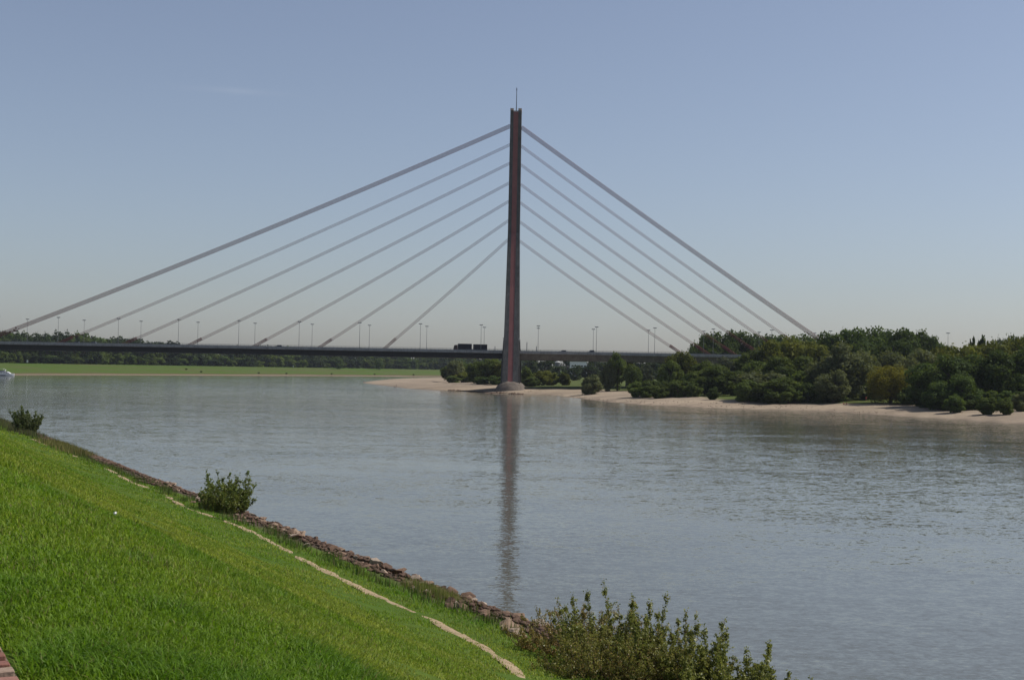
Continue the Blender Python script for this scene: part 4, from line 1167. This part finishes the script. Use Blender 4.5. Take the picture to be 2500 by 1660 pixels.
big = fbm(X * 0.055, Y * 0.055, 99)
C = lerp(ca_, cb2, np.clip((patch - 0.5) * 2.4 + (big - 0.5) * 1.8 + 0.5 + rng.normal(0, 0.22, N_), 0, 1))
C = lerp(C, cdk, np.clip(0.45 * rough_zone + 0.45 * tall + rng.normal(0, 0.15, N_), 0, 0.9))
dryp = np.clip((fine - 0.55) * 1.6, 0, 0.5)
C = lerp(C, cdry, ((rng.random(N_) < 0.05 + 0.55 * dryp) * rng.uniform(0.3, 0.9, N_)))
C *= rng.uniform(0.75, 1.2, N_)[:, None]
me = mesh_np('grass', V, [Fq, Ft], False, M['grass'], np.repeat(C, 5, axis=0))
tag(link(bpy.data.objects.new('grass', me)), 'short bright green grass covering the dyke slope', 'grass', None, 'stuff')

# tall weeds standing along the stones
def weed_patch(name, label, pts, h0, h1, cols, n, w0=0.02):
    rng = np.random.default_rng(int(abs(pts[0][0]) * 10) + n)
    V, F3, CC = [], [], []
    off = 0
    for k in range(n):
        cx, cy, sp = pts[rng.integers(len(pts))]
        x, y = cx + rng.normal(0, sp), cy + rng.normal(0, sp)
        z = float(surf_z(np.array([x]), np.array([y]))[0])
        h = rng.uniform(h0, h1); a_ = rng.uniform(0, 6.28); l_ = h * rng.uniform(0.05, 0.45); w_ = w0 * rng.uniform(0.6, 1.4)
        ux, uy = math.cos(a_ + 1.57) * w_, math.sin(a_ + 1.57) * w_
        V += [(x - ux, y - uy, z - .02), (x + ux, y + uy, z - .02), (x + math.cos(a_) * l_, y + math.sin(a_) * l_, z + h)]
        F3.append((off, off + 1, off + 2)); off += 3
        c = np.array(cols[rng.integers(len(cols))]) * rng.uniform(0.7, 1.2); CC += [c, c, c]
    me = mesh_np(name, np.array(V), [np.array(F3)], False, M['grass'], np.array(CC))
    return tag(link(bpy.data.objects.new(name, me)), label, 'grass', None, 'stuff')
def bp(Y, t): return bank_pt(Y, t)
weed_patch('tall_grass', 'patch of tall yellowed grass on the bank edge below the path', [(*bp(Y, 3.6), 1.0) for Y in np.arange(160, 182, 2.0)], 0.5, 1.0, [(0.20, 0.19, 0.05), (0.13, 0.15, 0.04), (0.25, 0.21, 0.08)], 2600, 0.06)
weed_patch('tall_grass', 'tuft of tall green-yellow grass growing among the stones', [(*bp(Y, 3.2), 0.5) for Y in np.arange(66.5, 71, 0.6)], 0.3, 0.65, [(0.14, 0.19, 0.03), (0.20, 0.22, 0.05), (0.24, 0.21, 0.08)], 1500, 0.022)
weed_patch('tall_grass', 'pale weeds on the bank edge by the distant bush', [(*bp(Y, 3.8), 1.5) for Y in np.arange(196, 262, 4.0)], 0.4, 1.1, [(0.10, 0.13, 0.03), (0.15, 0.15, 0.06), (0.10, 0.09, 0.05)], 3000, 0.07)
weed_patch('tall_grass', 'dark weeds dotted along the stony bank edge', [(*bp(Y, rs.uniform(3.6, 5.6)), 0.4) for Y in np.arange(58, 196, 2.4)], 0.25, 0.7, [(0.06, 0.12, 0.018), (0.10, 0.15, 0.025), (0.14, 0.14, 0.05)], 3600, 0.025)

# ------------------------------------------------------------------ leafy bushes on the near bank
def leafy_bush(name, label, X, Y, stems, leaf, seed, cols, spread, hmin, hmax, per_m, loose=0.3, z0=None):
    """stems with side twigs, every leaf its own face"""
    rng = np.random.default_rng(seed)
    z = z0 if z0 is not None else float(surf_z(np.array([X]), np.array([Y]))[0]) - 0.05
    r_ = empty(name, (X, Y, z)); tag(r_, label, 'bush')
    st = MB(); LP, LN, LC = [], [], []
    for k in range(stems):
        a_ = rng.uniform(0, 6.28); q = math.sqrt(rng.random())
        bx, by = spread[0] * q * math.cos(a_), spread[1] * q * math.sin(a_)
        h = (hmin + (hmax - hmin) * rng.random() ** (2.6 - 1.5 * loose)) * (1 - (0.25 + 0.25 * loose) * q ** 2)
        lx, ly = rng.normal(0, .13 + .12 * loose) + (0.25 + 0.4 * loose) * math.cos(a_) * q, rng.normal(0, .13 + .12 * loose) + (0.25 + 0.4 * loose) * math.sin(a_) * q
        pts = [(bx * 0.75, by * 0.75, 0), (bx + lx * h * 0.4, by + ly * h * .4, h * 0.5), (bx + lx * h * .75, by + ly * h * .75, h)]
        st.tube(pts, [0.022, 0.014, 0.005], 4, False)
        nt2 = max(4, int(h * 7))
        tu = rng.uniform(0.10, 0.97, nt2); ta_ = rng.uniform(0, 6.28, nt2)
        tl_ = (0.60 * (1 - tu) ** (1 - 0.4 * loose) + 0.07) * (1 + 0.7 * loose) * min(1.0, h / 2.0) * rng.uniform(0.5, 1.2, nt2)
        n = int(h * per_m)
        # leaves sit along side twigs that rise from the stem, some straight on the stem tip
        tw = rng.integers(0, nt2, n); along = rng.uniform(0.1, 1.0, n)
        u = np.clip(tu[tw], 0, 1)
        sx = np.interp(u, [0, .5, 1], [p_[0] for p_ in pts]); sy = np.interp(u, [0, .5, 1], [p_[1] for p_ in pts])
        LL = tl_[tw] * along; aa = ta_[tw]
        px3 = np.stack([sx + LL * 0.75 * np.cos(aa), sy + LL * 0.75 * np.sin(aa), u * h + LL * 0.62], -1) + rng.normal(0, 0.035, (n, 3))
        onst = rng.random(n) < 0.32 * (1 - 0.8 * loose)
        us_ = rng.uniform(0.25, 1.03, n)
        ps = np.stack([np.interp(us_, [0, .5, 1], [p_[0] for p_ in pts]), np.interp(us_, [0, .5, 1], [p_[1] for p_ in pts]), us_ * h], -1) + rng.normal(0, 0.05, (n, 3))
        px3 = np.where(onst[:, None], ps, px3)
        LP.append(px3)
        LN.append(np.stack([np.cos(aa), np.sin(aa), np.full(n, .4)], -1) + rng.normal(size=(n, 3)) * 0.9)
        for q_ in range(0, nt2, 2):
            x0 = np.interp(tu[q_], [0, .5, 1], [p_[0] for p_ in pts]); y0 = np.interp(tu[q_], [0, .5, 1], [p_[1] for p_ in pts]); z0_ = tu[q_] * h
            st.tube([(x0, y0, z0_), (x0 + tl_[q_] * .75 * math.cos(ta_[q_]), y0 + tl_[q_] * .75 * math.sin(ta_[q_]), z0_ + tl_[q_] * .62)], [0.007, 0.003], 3, False)
        tone = np.clip(rng.normal(0.5, 0.3, n), 0, 1)
        c0, c1 = np.array(cols[0]), np.array(cols[1])
        cst = c0 * (1 - tone[:, None]) + c1 * tone[:, None]
        if len(cols) > 2:
            lowm = (rng.random(n) < np.clip(0.5 - u * 0.8, 0.03, 1)) ; cst = np.where(lowm[:, None], np.array(cols[2]) * rng.uniform(.7, 1.2, n)[:, None], cst)
        LC.append(cst)
    P = np.concatenate(LP); Nn = np.concatenate(LN); Cc = np.concatenate(LC)
    ok = P[:, 2] > 0.02; P, Nn, Cc = P[ok], Nn[ok], Cc[ok]
    V, F = leaf_quads(P, Nn, np.full(len(P), leaf), rng, 0.9)
    me = mesh_np('leaves', V, [F], False, M['leaf'], np.repeat(Cc, 4, axis=0))
    tag(link(bpy.data.objects.new('leaves', me), r_), kind='stuff')
    st.build('stems', M['twig'], r_)
    return r_
POP = [(0.13, 0.160, 0.034), (0.30, 0.305, 0.065)]
OLV = [(0.15, 0.165, 0.035), (0.29, 0.265, 0.06), (0.35, 0.25, 0.09)]
BRN = [(0.19, 0.17, 0.04), (0.32, 0.25, 0.07), (0.36, 0.20, 0.08)]
leafy_bush('poplar_bush', 'tall leafy poplar bush with upright shoots at the water edge', wx(1510, 49, 1600), 49.5, 100, 0.085, 1, POP + [OLV[2]], (2.0, 1.5), 0.9, 3.45, 210)
leafy_bush('poplar_bush', 'dense poplar bush beside the tallest upright shoots, glossy leaves', wx(1640, 47.5, 1600), 48, 100, 0.085, 2, POP + [OLV[2]], (2.0, 1.5), 0.9, 3.1, 210)
leafy_bush('poplar_bush', 'poplar bush furthest out over the water with sparse shoots', wx(1770, 46, 1600), 46.5, 85, 0.085, 3, POP, (1.9, 1.5), 0.9, 3.0, 210)
leafy_bush('poplar_bush', 'low poplar bush trailing into the water at the end of the row', wx(1875, 44, 1640), 44.8, 60, 0.085, 8, POP, (1.5, 1.2), 0.7, 2.5, 200)
leafy_bush('weedy_bush', 'brownish weedy bush between the stones and the poplar bushes', wx(1400, 52, 1600), 52.0, 95, 0.07, 4, BRN, (2.1, 1.7), 0.7, 2.3, 190, 0.9)
leafy_bush('weedy_bush', 'olive undergrowth in front of the poplar bushes', wx(1500, 46.5, 1640), 46.8, 110, 0.07, 9, OLV, (3.0, 1.2), 0.7, 2.1, 180, 0.8)
leafy_bush('willow_bush', 'round leafy bush on the bank where the rubble stones begin', wx(556, 101, 1240), 101, 110, 0.125, 5, [(0.09, 0.14, 0.025), (0.22, 0.25, 0.045), (0.25, 0.23, 0.05)], (1.55, 1.4), 1.2, 3.7, 130, 0.75)
leafy_bush('willow_bush', 'small upright bush on the bank near the dyke end', wx(66, 203, 1055), 203, 80, 0.20, 6, [(0.075, 0.11, 0.03), (0.16, 0.19, 0.05)], (1.3, 1.2), 2.4, 4.6, 70, 0.8)

# small white scrap in the grass
q = ray_ground(280, 1273)
bm = bmesh.new(); bmesh.ops.create_icosphere(bm, subdivisions=2, radius=0.032)
for v in bm.verts: v.co *= rs.uniform(0.6, 1.25); v.co.z *= 0.8
me = bpy.data.meshes.new('paper_scrap'); bm.to_mesh(me); bm.free(); me.materials.append(M['white'])
o = link(bpy.data.objects.new('paper_scrap', me)); o.location = (q[0], q[1], float(surf_z(np.array([q[0]]), np.array([q[1]]))[0]) + 0.12)
tag(o, 'small crumpled white scrap lying in the grass', 'litter')

# ------------------------------------------------------------------ haze
m = bpy.data.materials.new('haze'); m.use_nodes = True
m.node_tree.nodes.clear()
o_ = m.node_tree.nodes.new('ShaderNodeOutputMaterial'); v_ = m.node_tree.nodes.new('ShaderNodeVolumePrincipled')
v_.inputs['Color'].default_value = (0.80, 0.87, 1.0, 1); v_.inputs['Density'].default_value = 0.000035; v_.inputs['Anisotropy'].default_value = 0.2
m.node_tree.links.new(v_.outputs[0], o_.inputs['Volume'])
b = MB(); b.box(-4500, 4500, -1600, 4500, -6.5, 175)
tag(b.build('haze', m), 'thin summer haze over the river', None, None, 'stuff')

# ------------------------------------------------------------------ tell look-alikes apart by counting from a landmark
ORD = ['first', 'second', 'third', 'fourth', 'fifth', 'sixth', 'seventh', 'eighth', 'ninth', 'tenth']
def count_from(group, text, landmark, key):
    obs = sorted([o for o in COL.objects if o.get('group') == group and o.parent is None], key=key)
    for i, o in enumerate(obs[:10]): o['label'] = '%s, %s from %s' % (text, ORD[i], landmark)
kx = lambda o: o.location.x
count_from(G_DW, 'dark broadleaf tree leafy to the ground at the beach end', 'the weeping willow', kx)
count_from('high dark wood', 'tall dark tree in the high wood', 'the bridge deck', kx)
count_from('dark trees behind the deck', 'dark tree behind the bridge deck crossed by red cables', 'the pylon', kx)
count_from('mid-green trees by the silvery tree', 'mid-green tree in front of the deck end', 'the pylon', kx)
count_from('yellow-green second row trees', 'yellow-green tree above the dark beach-end trees', 'the lamp post', kx)
count_from('sunlit trees', 'sunlit yellow-green tree before the high dark wood', 'the deck', kx)
count_from('mid-green slope trees', 'mid-green tree below the sunlit yellow-green ones', 'the deck', kx)
count_from('dark skyline trees', 'dark treetop on the skyline', 'the columnar poplars', kx)
count_from('shrubs along the beach top', 'bushy green shrub at the top of the beach', 'the pylon', kx)
count_from('trees behind the weeping willow', 'grey-green tree behind the weeping willow', 'the high dark wood', kx)
count_from('shrubs beyond the pylon', 'olive shrub on the meadow under the bridge', 'the pylon', kx)
count_from('trees on the sand spit', 'leafy tree on the sand spit', 'the spit tip', kx)
count_from('bushes on the sand spit', 'low bush at the sand edge', 'the spit tip', kx)
count_from('bushes on the far meadow', 'small bush low on the far meadow', 'the moored yacht', kx)
count_from('forward trees of the far wood', 'lone dark tree standing forward on the far meadow', 'the moored yacht', kx)
count_from('grey-green willows', 'grey-green willow leafy to the sand', 'the bridge', kx)
count_from('sprawling willows on the sand', 'sprawling olive willow leaning over the sand', 'the pylon', kx)
